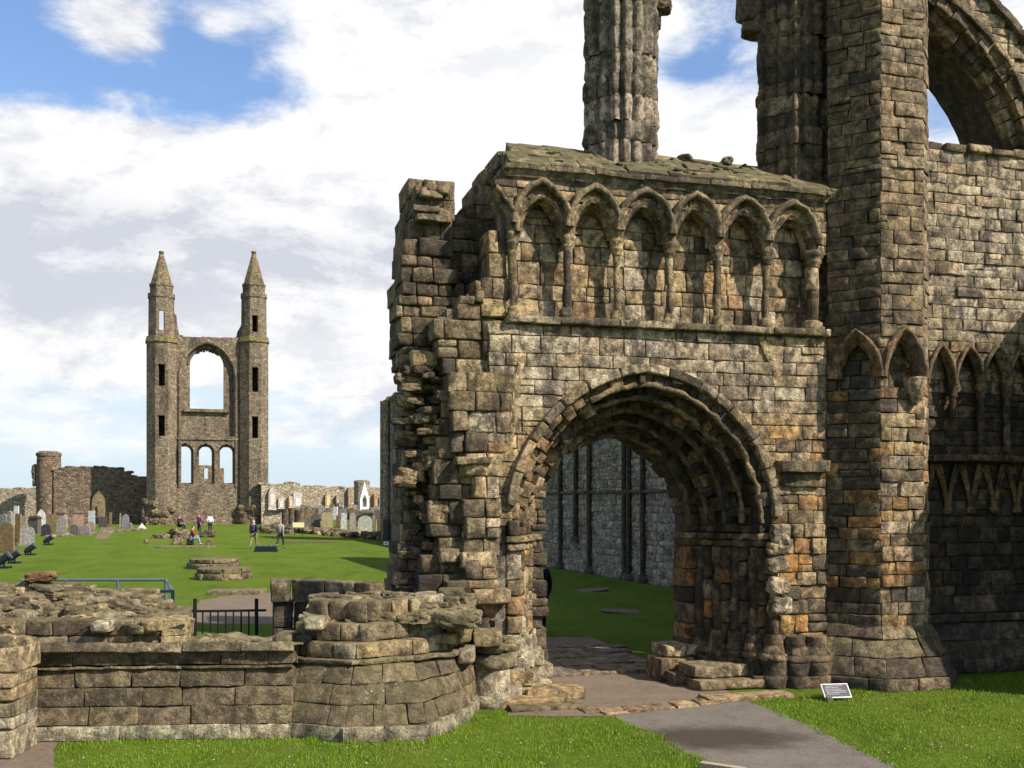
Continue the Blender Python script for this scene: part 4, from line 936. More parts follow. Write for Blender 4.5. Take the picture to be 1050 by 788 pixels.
mb = MB(); mound(mb, -4.75, -2.7, 13.15, 14.1, lambda X, Y: 1.12 + .03 * N((X, Y, 0), 2), 24, 12, 34, (.04, .12)); mb.build('wall_top', STONE_L, lw)
tr = lambda X, Y: 1.34 + .22 * min(1, max(0, Y - 13.7) * 1.2) + .05 * N((X, Y, 2), 1.5)
mb = MB(); mound(mb, -2.85, -.5, 13.75, 15.2, tr, 40, 24, 110, (.03, .18)); mb.build('rubble_top', STONE_L, lw)
mb = MB()
for (a, b, ya, yb, zt_) in ((-7.4, -4.7, 13.2, 14.9, 1.3), (-4.75, -3.05, 13.3, 14.1, 1.0), (-2.6, -.95, 13.95, 15.2, 1.25)): box(mb, ((a + b) / 2, (ya + yb) / 2, zt_ / 2), (b - a, yb - ya, zt_), (.2, .17, .12))
mb.build('rubble_core', MORTAR, lw)
# nearer wall end at the left edge of the view
ws = thing('wall_stub', 'broken end of a nearer stone wall at the left foot of the low wall', 'wall', tuple(gp(5, 790)))
fs2 = Frame((-6.75, 12.0), rad(3)); mb = MB(); Sf2 = lambda u, v, d: fs2.P(u, v, d)
masonry(mb, Sf2, Region([[(0, 0), (0, .95), (.98, .95), (.98, 0)]]), 0, .95, (.26, .34), (.4, .6), lambda u, z: mixp((TAN, 2), (OLIVE, 2), (GREY, 1)), d=.2, depth=.7, bev=.05, rough=.03)
masonry(mb, Sf2, Region([[(0, .95), (0, 1.24), (.92, 1.24), (.92, .95)]]), .95, 1.24, (.26, .3), (.3, .6), lambda u, z: mixp((TAN, 2), (OLIVE, 2)), d=-.05, depth=.7, bev=.06, rough=.04)
for i in range(8): rock(mb, fs2.P(U(.1, .85), U(1.2, 1.3), U(-.5, -.1)), (.16, .14, .09), jit(pick(TAN + OLIVE)))
mb.build('wall_face', STONE_L, ws)
# worn brown slab resting on the rubble, dark parapet behind the gap
mb = MB(); p = at(42, 592, 14.6); rock(mb, p, (.24, .18, .085), (.2, .12, .06), .05, .8); rock_o = mb.build('carved_stone', STONE, None); tag(rock_o, 'flat brown worn slab lying on top of the rubble wall', 'stone')
pp = thing('parapet', 'dark angular stone parapet of two courses behind the low wall beside the railing', 'parapet', (-3.2, 16, 0))
PA = [Vector((-3.72, 15.85, 0)), Vector((-3.42, 15.93, 0)), Vector((-2.08, 15.12, 0))]
mb = MB(); lofted(mb, PA, PA, 1.4, 1.76, 1, (.5, .85), lambda u, z: mixp((OLIVE, 2), (BROWN, 2)), bev=.025, depth=.32); mb.build('coping', STONE, pp)
mb = MB(); PAi = [p + Vector((.02, .06, 0)) for p in PA]; lofted(mb, PAi, PAi, .2, 1.4, 3, (.4, .8), lambda u, z: mixp((BROWN, 2), (DARK, 2)), bev=.03, depth=.4); mb.build('wall_face', STONE, pp)
# railings
rl = thing('railing', 'black iron picket railing in the gap of the low wall', 'railing', tuple(at(232, 655, 16.2)))
def bars(name, segs, r, mat, parent):
    mb = MB()
    for a, b in segs: bar(mb, a, b, r, (.05, .05, .05), 8)
    return mb.build(name, mat, parent)
zr = lambda y: at(0, y, 16.2).z
for x in (200, 263): bars('post', [(at(x, 614, 16.2), at(x, 700, 16.2))], .03, BLACK, rl)
bars('top_rail', [(at(190, 627, 16.2), at(273, 626, 16.2))], .02, BLACK, rl); bars('bottom_rail', [(at(190, 662, 16.2), at(273, 661, 16.2))], .018, BLACK, rl)
for i in range(1, 8): x = 200 + 63 * i / 8; bars('picket', [(at(x, 627, 16.2), at(x, 664, 16.2))], .013, BLACK, rl)
hr = thing('handrail', 'blue grey steel handrail round a pit on the lawn behind the rubble wall', 'railing', tuple(gp(120, 625)))
q = lambda x, Y, z: Vector(((x - CX) / F * Y, Y, z))
mb = MB()
for a, b in ((q(20, 25.4, 1), q(170, 25.4, 1)), (q(170, 25.4, 1), q(177, 22.3, 1)), (q(177, 22.3, 1), q(20, 22.3, 1))): bar(mb, a, b, .034, (.1, .1, .1))
mb.build('top_rail', STEEL, hr)
for a in (q(68, 25.4, 1), q(121, 25.4, 1), q(170, 25.4, 1), q(177, 22.3, 1), q(125, 22.3, 1), q(73, 22.3, 1)): bars('post', [(a, Vector((a.x, a.y, 0)))], .04, STEEL, hr)
bars('lower_rail', [(q(20, 25.4, .5), q(170, 25.4, .5))], .03, STEEL, hr)
# plaque and timber edge
pq = thing('plaque', 'small dark tilted information plaque with a white border on the grass by the turret', 'plaque', tuple(gp(862, 719)))
c = gp(860, 719); fa = Frame((c.x, c.y), rad(8)); tl_ = rad(48)
Sp = lambda u, v, d: fa.P(u, .05 + v * math.sin(tl_) + d * math.cos(tl_), -v * math.cos(tl_) + d * math.sin(tl_))
def pbox(mb, u0, u1, v0, v1, d0, d1, col): mb.add([Sp(u0, v0, d0), Sp(u1, v0, d0), Sp(u1, v1, d0), Sp(u0, v1, d0), Sp(u0, v0, d1), Sp(u1, v0, d1), Sp(u1, v1, d1), Sp(u0, v1, d1)], [(3, 2, 1, 0), (4, 5, 6, 7), (0, 1, 5, 4), (1, 2, 6, 5), (2, 3, 7, 6), (3, 0, 4, 7)], col, False)
mb = MB(); pbox(mb, -.21, .21, 0, .24, -.03, 0, (.5, .5, .5)); mb.build('border', WHITE, pq)
mb = MB(); pbox(mb, -.195, .195, .015, .225, .001, .006, (.06, .05, .06)); mb.build('panel', plain('plaque_face', (.06, .05, .06), .4), pq)
mb = MB()
for k in range(6): pbox(mb, -.17 + .02 * (k == 0), -.17 + U(.2, .34), .19 - k * .028, .2 - k * .028, .007, .009, (.5, .5, .5))
lt = mb.build('lettering', plain('plaque_lettering', (.3, .28, .28), .5), pq); lt['kind'] = 'stuff'
mb = MB(); [rock(mb, c + Vector((k * .15, -.03, .03)), (.06, .06, .05), GREY[0]) for k in (-1,)]; mb.build('foot', STONE, pq)
mb = MB(); c = gp(741, 792); box(mb, (c.x, c.y, .03), (.5, .09, .1), (.3, .25, .18), rad(-32)); tag(mb.build('timber_edging', WOOD), 'short end of pale timber edging sticking out of the path at the bottom', 'timber')
# ================================================================== NAVE
NB, NA = Vector((-9.5, 77, 0)), Vector((10.8, 19.5, 0)); NF = Frame.between(NB, NA); SN = lambda u, v, d: NF.P(u, v, d)
nw = thing('nave_wall', 'long grey nave wall with dark wall shafts seen through the doorway', 'wall', tuple(NF.P(30, 0, 0)))
mb = MB(); u0, u1 = NF.u(545), NF.u(720)
masonry(mb, SN, Region([[(u0, 0), (u0, 6.3), (u1, 6.3), (u1, 0)]]), 0, 6.3, (.2, .32), (.3, .62), lambda u, z: mixp((GREY, 4), ([(.21, .19, .165), (.27, .245, .215), (.33, .31, .275)], 5), (OCHRE, .15)), bev=.07, rough=.02, gap=.012, step=.2)
mb.build('wall_face', stone_mat('grey_nave_stone', soot=.3, moss=.2, lichen=.1, rust=.1, tint=(.88, .82, .73)), nw)
mb = MB(); a = NF
for (a0, a1, h) in ((0, 5, 10.2), (5, u0, 3.6), (u0, NF.L, 9.7)): q0, q1 = NF.P(a0, 0, -.02), NF.P(a1, 0, -.02); m0 = NF.P((a0 + a1) / 2, h / 2, -.62); box(mb, m0, (a1 - a0, 1.2, h), (1, 1, 1), math.atan2(NF.e.y, NF.e.x))
mb.build('wall_core', NAVEM, nw)
for x, zl in ((576, 0), (592, 1.2), (606, 0), (642, 0), (646.5, 0), (661, 0)):
    u = NF.u(x); c = NF.P(u, 0, .08); mb = MB(); lathe(mb, c.x, c.y, [(.13, zl + .02), (.1, zl + .3), (.1, 3), (.1, 6.2), (.14, 6.3)], 10, DARK[0], .03); s_ = mb.build('wall_shaft', STONE_D, nw)
    mb = MB(); lathe(mb, c.x, c.y, [(.22, zl), (.22, zl + .18), (.16, zl + .22), (.15, zl + .3)], 10, DARK[2]); mb.build('base', STONE_D, s_)
mb = MB(); u = u0
while u < u1: block(mb, SN, u, u + 1.1, 3.22, 3.34, .12, .3, jit(DARK[2]), .03, .01, .003, .3); u += 1.1
mb.build('string_course', STONE_D, nw)
for k, (uo, dd) in enumerate(((.05, .1), (.45, .25), (.9, .1), (1.35, .2))):
    c = NF.P(uo, 0, dd); mb = MB(); lathe(mb, c.x, c.y, [(.4, 0), (.4, .5), (.26, .6), (.24, 5), (.24, 10.3)], 10, pick(GREY[2:4] + DARK[3:4]), .04); mb.build('wall_shaft', STONE, nw)
mb = MB()
for i in range(14): c = NF.P(U(0, 5), 10.2 + U(-.1, .25), U(-.9, -.1)); rock(mb, c, (.5, .4, .3), pick(OLIVE + BROWN))
mb.build('broken_stones', STONE, nw)
# circular pillar bases and slab on the lawn
def pillar_base(px, py, w, label):
    c = gp(px, py); t = thing('pillar_base', label, 'stone base', tuple(c), 'round pillar bases on the nave lawn')
    for nm, r, z0, z1 in (('lower_course', 1, 0, .24), ('upper_course', .94, .245, .42)):
        mb = MB(); seg = 26; n = 9
        for k in range(n):
            th = 2 * math.pi * k / n + U(-.1, .1); S = (lambda th, r: lambda u, v, d: Vector((c.x + (w * r + d) * math.cos(th + u), c.y + (w * r + d) * math.sin(th + u), v)))(th, r)
            block(mb, S, 0, 2 * math.pi / n, z0, z1, 0, w * .8, jit(pick(BROWN[2:4] + OLIVE)), .05, .04, .01, .25, w)
        lathe(mb, c.x, c.y, [(w * r * .96, z0), (w * r * .94, z1 - .01)], 20, BROWN[3], .03); mb.build(nm, STONE_L, t)
    return t
pillar_base(219, 582.5, 1.12, 'round stone pillar base on the lawn, the farther of two'); pillar_base(230, 593.5, 1.06, 'round stone pillar base on the lawn, the nearer of two')
mb = MB(); slab(mb, 243, 609, 1.7, .9, .12, BROWN[3], .05); tag(mb.build('flat_slab', STONE_L), 'thin flat paving slab on the lawn in front of the round bases', 'slab')
mb = MB(); c = gp(102, 546.5)
for i in range(60): rock(mb, (c.x + U(-1.0, 1.0), c.y + U(-9, 9), .02), (.35, .5, .12), pick(GREY[2:4] + BROWN + [(.25, .2, .18)]))
c2_ = [gp(x, y) for x, y in ((97, 553.5), (110, 553.5), (119, 541), (104, 541))]; mb.add([Vector((p.x, p.y, .02)) for p in c2_], [(0, 1, 2, 3)], BROWN[3]); tag(mb.build('paving_remains', STONE), 'patch of bare rubble paving on the lawn in front of the lit arch', 'paving')
mb = MB(); c = gp(179, 552)
for i in range(42): a_ = U(0, 6.3); r_ = U(0, 1) ** .6; rock(mb, (c.x + 1.6 * r_ * math.cos(a_), c.y + 1.2 * r_ * math.sin(a_), .9 * (1 - r_) * U(.3, 1)), (U(.2, .45), U(.2, .4), U(.15, .28)), pick(BROWN + DARK[2:4] + TAN[:1]))
tag(mb.build('rubble_heap', STONE), 'heap of dark rubble stones in front of the gable where visitors sit', 'rubble')
def cube_stone(name, px, py, s, col, label, cat, rot=.2):
    c = gp(px, py); cr, sr = math.cos(rot), math.sin(rot); mb = MB(); rock(mb, (c.x, c.y, s[2] * .45), (s[0] / 2, s[1] / 2, s[2] / 2), col, rot, .95); return tag(mb.build(name, STONE), label, cat)
cube_stone('stone_block', 182, 558.5, (.75, .6, .5), TAN[3], 'squared brown stone block at the foot of the rubble heap', 'stone')
cube_stone('stone_block', 195, 559, (.55, .6, .48), BROWN[1], 'low stone under the seated visitor in a red jacket', 'stone')
cube_stone('stone_block', 215, 558.5, (.5, .5, .35), BROWN[3], 'small brown stone lying on the lawn right of the seated visitors', 'stone')
cube_stone('tomb_slab', 212.5, 551, (1.4, .9, .62), DARK[2], 'dark box tomb in front of the two standing visitors', 'tomb')
cube_stone('stone_block', 150, 557.5, (.4, .4, .3), BROWN[3], 'tiny stone alone on the lawn left of the rubble heap', 'stone')
mb = MB(); slab(mb, 190, 561.5, 3.4, 1.8, .06, BROWN[3], .1); tag(mb.build('flat_slab', STONE), 'bare worn slab on the lawn under the seated visitor', 'slab')
mb = MB(); slab(mb, 318, 556.5, 3.2, 2.0, .06, BROWN[4], .1); tag(mb.build('flat_slab', STONE), 'dark low slab on the lawn right of the walking man in grey', 'slab')
mb = MB()
for i in range(110):
    t_ = i / 110; x = 290 + 100 * t_; y = 544 + 9 * t_ + U(-1.5, 1.5); c = gp(x, y); rock(mb, (c.x, c.y, U(.05, .35)), (U(.2, .5), U(.2, .5), U(.15, .3)), pick(BROWN + TAN[2:4] + DARK[3:4]))
bar(mb, gp(290, 544), gp(390, 553), .25, BROWN[1]); tag(mb.build('rubble_row', STONE), 'long low row of wall footings in front of the right hand headstones', 'rubble')
mb = MB()
for i in range(46):
    x = 268 + 32 * R(); c = gp(x, 546.5 + U(-1.2, 1)); rock(mb, (c.x, c.y, U(.05, .6)), (U(.2, .5), U(.2, .5), U(.15, .3)), pick(BROWN + DARK))
tag(mb.build('rubble_heap', STONE), 'dark rubble heap round the column stumps right of the gable', 'rubble')
cs = thing('column_stump', 'dark cluster of three broken column stumps right of the gable', 'column', tuple(gp(299, 546)))
for x, h, r in ((293, 2.1, .38), (299.5, 2.15, .36), (307, 2.0, .4)):
    c = gp(x, 545.5); mb = MB(); lathe(mb, c.x, c.y, [(r * 1.15, 0), (r, .3), (r, h - .1), (r * 1.02, h)], 12, BROWN[2], .06); mb.build('column', STONE, cs)
cube_stone('stone_block', 285, 545, (1.0, .8, .9), DARK[1], 'black squared stone left of the column stumps', 'stone')
sg = thing('information_board', 'pale yellow information board on legs by the column stumps', 'sign', tuple(gp(306, 549)))
c = gp(306, 549); k_ = c.y / F; mb = MB(); box(mb, (c.x, c.y, .85), (11.5 * k_, .06, 5 * k_), (.8, .7, .4)); mb.build('panel', YELLOW, sg)
for s in (-1, 1): bars('leg', [((c.x + s * 4 * k_, c.y, 0), (c.x + s * 4 * k_, c.y + .02, .75))], .04, BLACK, sg)
for px, py, lb in ((398, 559, 'small white marker block on the lawn beside the end of the nave wall'), (383, 605, 'small white marker block on the lawn behind the dark parapet')):
    c = gp(px, py); k_ = c.y / F; t = thing('marker_light', lb, 'marker', tuple(c)); mb = MB(); box(mb, (c.x, c.y, 1.6 * k_), (9 * k_, .2, 3.2 * k_)); mb.build('housing', WHITE, t)
    for s in (-1, 1): mb = MB(); box(mb, (c.x + s * 2 * k_, c.y - .101, 1.7 * k_), (1.6 * k_, .02, 1.2 * k_)); mb.build('lens', BLACKM, t)
# floodlights
def floodlight(px, py, lb, s=1.0):
    c = gp(px, py); t = thing('floodlight', lb, 'floodlight', tuple(c), 'black floodlights along the headstones'); ax = Vector((.75, .2, .55)).normalized(); cn = c + Vector((0, 0, .42 * s))
    mb = MB(); bar(mb, cn - ax * .3 * s, cn + ax * .22 * s, .17 * s, (.02, .02, .02), 12); bar(mb, cn - ax * .42 * s, cn - ax * .3 * s, .1 * s, (.02, .02, .02), 10); mb.build('housing', BLACKM, t)
    mb = MB(); bar(mb, cn + ax * .22 * s, cn + ax * .3 * s, .2 * s, (.03, .03, .03), 14); mb.build('lens', GLASS, t)
    mb = MB(); bar(mb, c, cn, .05 * s, (.02, .02, .02)); box(mb, c + Vector((0, 0, .05)), (.5 * s, .45 * s, .1)); mb.build('bracket', BLACKM, t)
floodlight(4, 583, 'black floodlight on the lawn, the leftmost and largest', 1.0); floodlight(15, 578, 'black floodlight beside the large one at the left edge', .9); floodlight(31.5, 569.5, 'black floodlight in front of the grey round headstone', .9); floodlight(50, 559, 'black floodlight in front of the small black headstone', .95)
fbk = thing('floodlight_bank', 'long black bank of floodlights lying on the lawn beside the walking couple', 'floodlight', tuple(gp(273, 566)))
c = gp(273, 566); mb = MB(); box(mb, (c.x, c.y, .16), (1.35, .4, .3), taper=.85); mb.build('housing', BLACKM, fbk)
for k in range(4): bars('lens', [(c + Vector((-.48 + .32 * k, -.05, .31)), c + Vector((-.48 + .32 * k, -.07, .36)))], .11, GLASS, fbk)
# ================================================================== EAST GABLE
GO = at(213, 512, 122); G = Frame((GO.x, GO.y), rad(19)); SG = lambda u, v, d: G.P(u, v, d)
gb = thing('gable_ruin', 'tall ruined gable with twin spired turrets and a great arched window opening', 'ruin', tuple(G.P(0, 0, 0)))
gu = lambda x: G.u(x); gz = lambda y, x=213: G.uz(x, y)[1]
WH = (1, 1, 1)
win = PArch(SG, gu(212.5), gz(374), (gu(230) - gu(195)) / 2, gz(357) - gz(374)); big = PArch(SG, gu(213), gz(385), (gu(240) - gu(186)) / 2, gz(352) - gz(385))
lows = [PArch(SG, gu(x), gz(464), (gu(x + 6.7) - gu(x - 6.7)) / 2, gz(456) - gz(462.5)) for x in (189.5, 211, 232.5)]
holes = [win.poly(0, gz(420))] + [p.poly(0, gz(495)) for p in lows]; zt_g = gz(345)
mb = MB(); reg = Region([[(gu(168), 0), (gu(168), zt_g), (gu(200), zt_g - .15), (gu(215), zt_g + .05), (gu(258), zt_g), (gu(258), 0)]], holes)
cellwall(mb, SG, reg, 0, zt_g, -.55, -1.6, .12, WH, inset=0)
frontreg = Region([[(gu(168), 0), (gu(168), zt_g - .05), (gu(212), zt_g - .15), (gu(258), zt_g), (gu(258), 0)]], [big.poly(0, gz(448)), [(gu(181), gz(448) - 1e-3), (gu(245), gz(448) - 1e-3), (gu(245), gz(451)), (gu(181), gz(451))]] + [PArch(SG, p.uc, p.zs, p.a + .25, p.h + .22).poly(0, gz(497)) for p in lows])
cellwall(mb, SG, frontreg, 0, zt_g - .02, 0, -.7, .15, WH, inset=0); mb.build('gable_wall', GABLEM, gb)
mb = MB(); win.sweep(mb, [(0, -1.2), (0, -.5), (.2, -.45), (.3, -.5)], 14, (.9, .85, .8)); big.sweep(mb, [(-.05, -.5), (-.05, 0), (.15, .1), (.3, .08), (.32, -.1)], 14, (1, 1, 1)); mb.build('window_arch', GABLEM, gb)
mb = MB()
for i in range(9): w = .55 + .9 * i / 8; p = win.pt(w, -.05, -.9); rock(mb, p, (.16, .2, U(.15, .4)), (.6, .55, .5))
mb.build('window_cusps', GABLEM, gb)
for p in lows: mb = MB(); p.sweep(mb, [(0, -1.4), (0, -.5), (.12, -.4), (.3, -.38), (.36, -.56)], 10, (.8, .8, .8)); mb.build('lancet_arch', GABLEM, gb)
for x in (178.8, 200.3, 221.8, 244):
    c = G.P(gu(x), 0, -.42); mb = MB(); lathe(mb, c.x, c.y, [(.3, gz(538)), (.22, 2), (.22, gz(464)), (.35, gz(463))], 8, (.75, .72, .7), .05); mb.build('wall_shaft', GABLEM, gb)
for x in (184, 242):
    c = G.P(gu(x), 0, -.05); mb = MB(); lathe(mb, c.x, c.y, [(.22, gz(500)), (.22, gz(385))], 8, (.75, .72, .7), .05); mb.build('wall_shaft', GABLEM, gb)
mb = MB(); box(mb, G.P(gu(213), gz(450), .02), (gu(250) - gu(176), .25, .3), WH, rad(19)); mb.build('string_course', GABLEM, gb)
mb = MB(); box(mb, G.P(gu(212), gz(421), -.7), (gu(236) - gu(189), 1.2, .35), WH, rad(19)); mb.build('window_sill', GABLEM, gb)
def octo(mb, c, Rr, z0, z1, holes={}, R1=None, cap=True, th=.45, col=WH):
    R1 = R1 or Rr; base = rad(19) - math.pi / 2
    def pt(k, z, off=0.0):
        t = (z - z0) / (z1 - z0); r = (Rr + (R1 - Rr) * t - off) / math.cos(math.pi / 8); a = base + math.pi / 4 * (k - .5); return Vector((c.x + r * math.cos(a), c.y + r * math.sin(a), z))
    for k in range(8):
        hs = sorted(holes.get(k, [])); zz = z0
        def quad(ta, tb, za, zb): mb.add([pt(k, za).lerp(pt(k + 1, za), ta), pt(k, za).lerp(pt(k + 1, za), tb), pt(k, zb).lerp(pt(k + 1, zb), tb), pt(k, zb).lerp(pt(k + 1, zb), ta)], [(0, 1, 2, 3)], col, False)
        for (za, zb, hw) in hs:
            quad(0, 1, zz, za); quad(0, .5 - hw, za, zb); quad(.5 + hw, 1, za, zb); zz = zb
            o = [pt(k, z).lerp(pt(k + 1, z), t) for z, t in ((za, .5 - hw), (za, .5 + hw), (zb, .5 + hw), (zb, .5 - hw))]; i_ = [p + (Vector((c.x, c.y, p.z)) - p).normalized() * th for p in o]
            mb.add(o + i_, [(j, (j + 1) % 4, 4 + (j + 1) % 4, 4 + j) for j in range(4)], col, False)
        quad(0, 1, zz, z1)
    if cap: mb.add([pt(k, z1) for k in range(8)], [tuple(range(8))], col, False)
def turret(pxc, sl1, sl2, bel, through):
    c = G.P(gu(pxc), 0, -.3); mb = MB(); k_ = 122 / F
    zz = lambda y: gz(y, pxc)
    mb = MB(); octo(mb, c, 14.2 * k_, 0, zz(349), {0: [(zz(sl2[1]), zz(sl2[0]), .29), (zz(sl1[1]), zz(sl1[0]), .29)]}); t = mb.build('turret', GABLEM, gb)
    mb = MB(); octo(mb, c, 15.4 * k_, zz(352), zz(346), R1=14 * k_, col=(.9, .95, .6)); mb.build('mossy_ledge', GABLEM, t)
    mb = MB(); h = {0: [(zz(bel[1]), zz(bel[0]), .3)]}
    if through: h[4] = [(zz(bel[1]) - .6, zz(bel[0]) + .6, .45)]
    octo(mb, c, 12.6 * k_, zz(346), zz(303), h, R1=12.2 * k_, cap=not through); mb.build('belfry', GABLEM, t)
    mb = MB(); octo(mb, c, 13 * k_, zz(306), zz(302)); octo(mb, c, 11 * k_, zz(303), zz(293)); octo(mb, c, 11.6 * k_, zz(294), zz(292)); mb.build('cornice', GABLEM, t)
    mb = MB(); octo(mb, c, 10.4 * k_, zz(292), zz(260), R1=2.0 * k_, col=(.95, .95, .8)); sp_ = mb.build('spire', GABLEM, t)
    mb = MB(); lathe(mb, c.x, c.y, [(.22, zz(260)), (.32, zz(259)), (.3, zz(257.5)), (.1, zz(257))], 8, (.8, .8, .8)); mb.build('finial', GABLEM, sp_)
    mb = MB(); fr = PArch(SG, gu(pxc), zz(bel[0] + 1), .62, .7); mb2 = []
    for i in range(26): a_ = U(-2.9, .2); rock(mb, c + Vector((13.6 * k_ * math.cos(a_), 13.6 * k_ * math.sin(a_), U(0, 3) * U(0, 1))), (.6, .6, .45), (.9, .85, .75))
    mb.build('broken_stones', GABLEM, t)
turret(165.5, (375, 397), (427, 448), (320, 340), True); turret(260.5, (378, 403), (428, 450), (325, 342), False)
mb = MB(); cellwall(mb, SG, Region([[(gu(239), zt_g - .2), (gu(248), zt_g - .2), (gu(252), gz(326)), (gu(249), gz(326)), (gu(247), gz(333)), (gu(244), gz(338)), (gu(243), gz(343))]]), zt_g - .2, gz(326), -.3, -1.2, .14, WH, inset=0); cellwall(mb, SG, Region([[(gu(176), zt_g - .2), (gu(184.5), zt_g - .2), (gu(182), gz(336)), (gu(181), gz(325)), (gu(178), gz(322))]]), zt_g - .2, gz(322), -.3, -1.2, .14, WH, inset=0); mb.build('broken_wall_top', GABLEM, gb)
# ruin fragment beyond the gable
rf = thing('ruin_fragment', 'small ruined wall fragment with a doorway seen through the middle lancet of the gable', 'ruin', tuple(at(220, 530, 150)))
RF = Frame((at(214, 500, 150).x, 150), rad(10)); mb = MB(); ru = lambda x: RF.u(x); rz = lambda y: RF.uz(214, y)[1]
cellwall(mb, lambda u, v, d: RF.P(u, v, d), Region([[(ru(203), 0), (ru(203), rz(478)), (ru(216), rz(477)), (ru(217), rz(479)), (ru(229), rz(480)), (ru(229), 0)]], [[(ru(208.5), rz(492)), (ru(213), rz(492)), (ru(213), rz(480)), (ru(208.5), rz(480))]]), 0, rz(476), 0, -1, .2, (1.1, 1, .85), inset=0); mb.build('wall_face', WALLM, rf)
# ================================================================== BOUNDARY WALLS
def bwall(name, label, px, Y, ang, pts, mat, holes=(), th=1.0, cell=.2, col=(1, 1, 1)):
    o = at(px, 512, Y); f = Frame((o.x, o.y), rad(ang)); t = thing(name, label, 'wall', (o.x, o.y, 0))
    S = lambda u, v, d: f.P(u, v, d); P = [f.uz(x, y) for x, y in pts]; hi = max(p[1] for p in P); P = [(P[0][0], 0)] + P + [(P[-1][0], 0)]
    mb = MB(); cellwall(mb, S, Region([P], [h(f, S) for h in holes]), 0, hi, 0, -th, cell, col, inset=0); mb.build('wall_face', mat, t)
    mb = MB()
    for (a, b), (c, d_) in zip(P[1:-1], P[2:-1]):
        n = max(1, int(math.hypot(c - a, d_ - b) / .8))
        for i in range(n): rock(mb, f.P(a + (c - a) * i / n, b + (d_ - b) * i / n + U(-.05, .1), -th / 2), (.55, th * .55, .2), (.8, .8, .7), rad(ang))
    mb.build('coping', mat, t); return f, S, t
bwall('boundary_wall', 'plain pale boundary wall left of the round tower', 20, 128, 8, [(-40, 502), (45, 502)], WALLP)
def archhole(x, y0, y1, w, r=0.0):
    return lambda f, S: PArch(S, f.u(x), f.uz(x, y0 + (y1 - y0) * .45)[1], f.u(x + w) - f.u(x), f.uz(x, y0)[1] - f.uz(x, y0 + (y1 - y0) * .45)[1]).poly(r, f.uz(x, 530)[1])
bwall('ruined_wall', 'brown ruined wall with an open pointed arch between the round tower and the gable', 100, 124, 14, [(55, 482), (70, 480), (107, 480), (122, 481), (132, 485), (136, 489), (150, 488)], WALLM, [archhole(100, 503, 532, 8)], 1.6, col=(.84, .77, .7))
bwall('lit_wall', 'sunlit rubble wall seen through the pointed arch', 100, 165, -20, [(84, 490), (128, 490)], WALLP, [archhole(98.5, 519, 530, 2)], col=(1.55, 1.3, 1.0))  # stone tint raised so the wall looks sunlit through the arch
rt = thing('round_tower', 'brown round tower with a flat top on the boundary wall at the left', 'tower', tuple(gp(50, 537)))
c = at(50, 512, 124); k_ = 124 / F; z1 = at(50, 465, 124).z; mb = MB(); lathe(mb, c.x, c.y, [(11.8 * k_, 0), (11.6 * k_, z1 * .6), (11.3 * k_, z1 - .3)], 20, (.86, .76, .7), .15); mb.build('tower_wall', WALLM, rt); mb = MB(); lathe(mb, c.x, c.y, [(11.9 * k_, z1 - .35), (12.3 * k_, z1 - .1), (12.0 * k_, z1), (8 * k_, z1 + .25)], 20, (.8, .8, .75), .1); mb.build('coping', WALLM, rt)
mb = MB(); [rock(mb, (c.x - 12.2 * k_, c.y - .5, at(0, y, 124).z), (.3, .4, .7), (.7, .7, .7)) for y in (482, 494, 487)]; mb.build('broken_stones', WALLM, rt)
RWF, RWS, rwt = bwall('boundary_wall', 'long sunlit boundary wall set with memorials right of the gable', 330, 124, 20, [(268, 497), (292, 498), (296, 496), (304, 496), (308, 499), (335, 500), (360, 501), (420, 503)], WALLP)
c = at(371, 512, 122); k_ = 122 / F; z1 = at(0, 493.5, 122).z; t = thing('round_tower', 'short pale round tower on the boundary wall behind the white memorial', 'tower', (c.x, c.y, 0)); mb = MB(); lathe(mb, c.x, c.y, [(8 * k_, 0), (7.7 * k_, z1)], 18, (1, .95, .85), .1); mb.build('tower_wall', WALLP, t); mb = MB(); lathe(mb, c.x, c.y, [(8.2 * k_, z1 - .3), (8.2 * k_, z1), (5 * k_, z1 + .12)], 18, (.6, .6, .55)); mb.build('coping', WALLP, t)
# ================================================================== HEADSTONES AND MEMORIALS
def profile(shape, w, h):
    if shape == 'round': return [(-w / 2, 0), (w / 2, 0)] + [(w / 2 * math.cos(a), h - w * .42 + w * .42 * math.sin(a)) for a in [math.pi * i / 10 for i in range(11)]]
    if shape == 'pointed': return [(-w / 2, 0), (w / 2, 0), (w / 2, h * .68), (w * .3, h * .87), (0, h), (-w * .3, h * .87), (-w / 2, h * .68)]
    if shape == 'shoulder': return [(-w / 2, 0), (w / 2, 0), (w / 2, h * .8), (w * .36, h * .84)] + [(w * .36 * math.cos(a), h * .84 + h * .16 * math.sin(a)) for a in [math.pi * i / 8 for i in range(1, 8)]] + [(-w * .36, h * .84), (-w / 2, h * .8)]
    return [(-w / 2, 0), (w / 2, 0), (w * .49, h * .97), (w * .45, h), (-w * .45, h), (-w * .49, h * .97)]
def bank(Y): return 0 if Y < 103 else min(1.15, (Y - 103) * .16) + max(0, Y - 110) * .01
def on_bank(px, py):
    Y = 60.0
    while Y < 121 and H - (py - HY) / F * Y > bank(Y): Y += .25
    return Vector(((px - CX) / F * Y, Y, bank(Y)))
mb = MB(); vs = []
for i in range(41):
    x = 288 + 140 * i / 40
    for Y in (102.5, 106, 110, 118, 130): vs.append(Vector(((x - CX) / F * Y, Y, bank(Y) * min(1, i / 3) - (.05 if Y < 103 else 0) + .06 * N((i, Y, 0), .4))))
mb.add(vs, [(i * 5 + j, (i + 1) * 5 + j, (i + 1) * 5 + j + 1, i * 5 + j + 1) for i in range(40) for j in range(4)], (.1, .1, .1)); kind(mb.build('grass_bank', LAWN), 'structure')
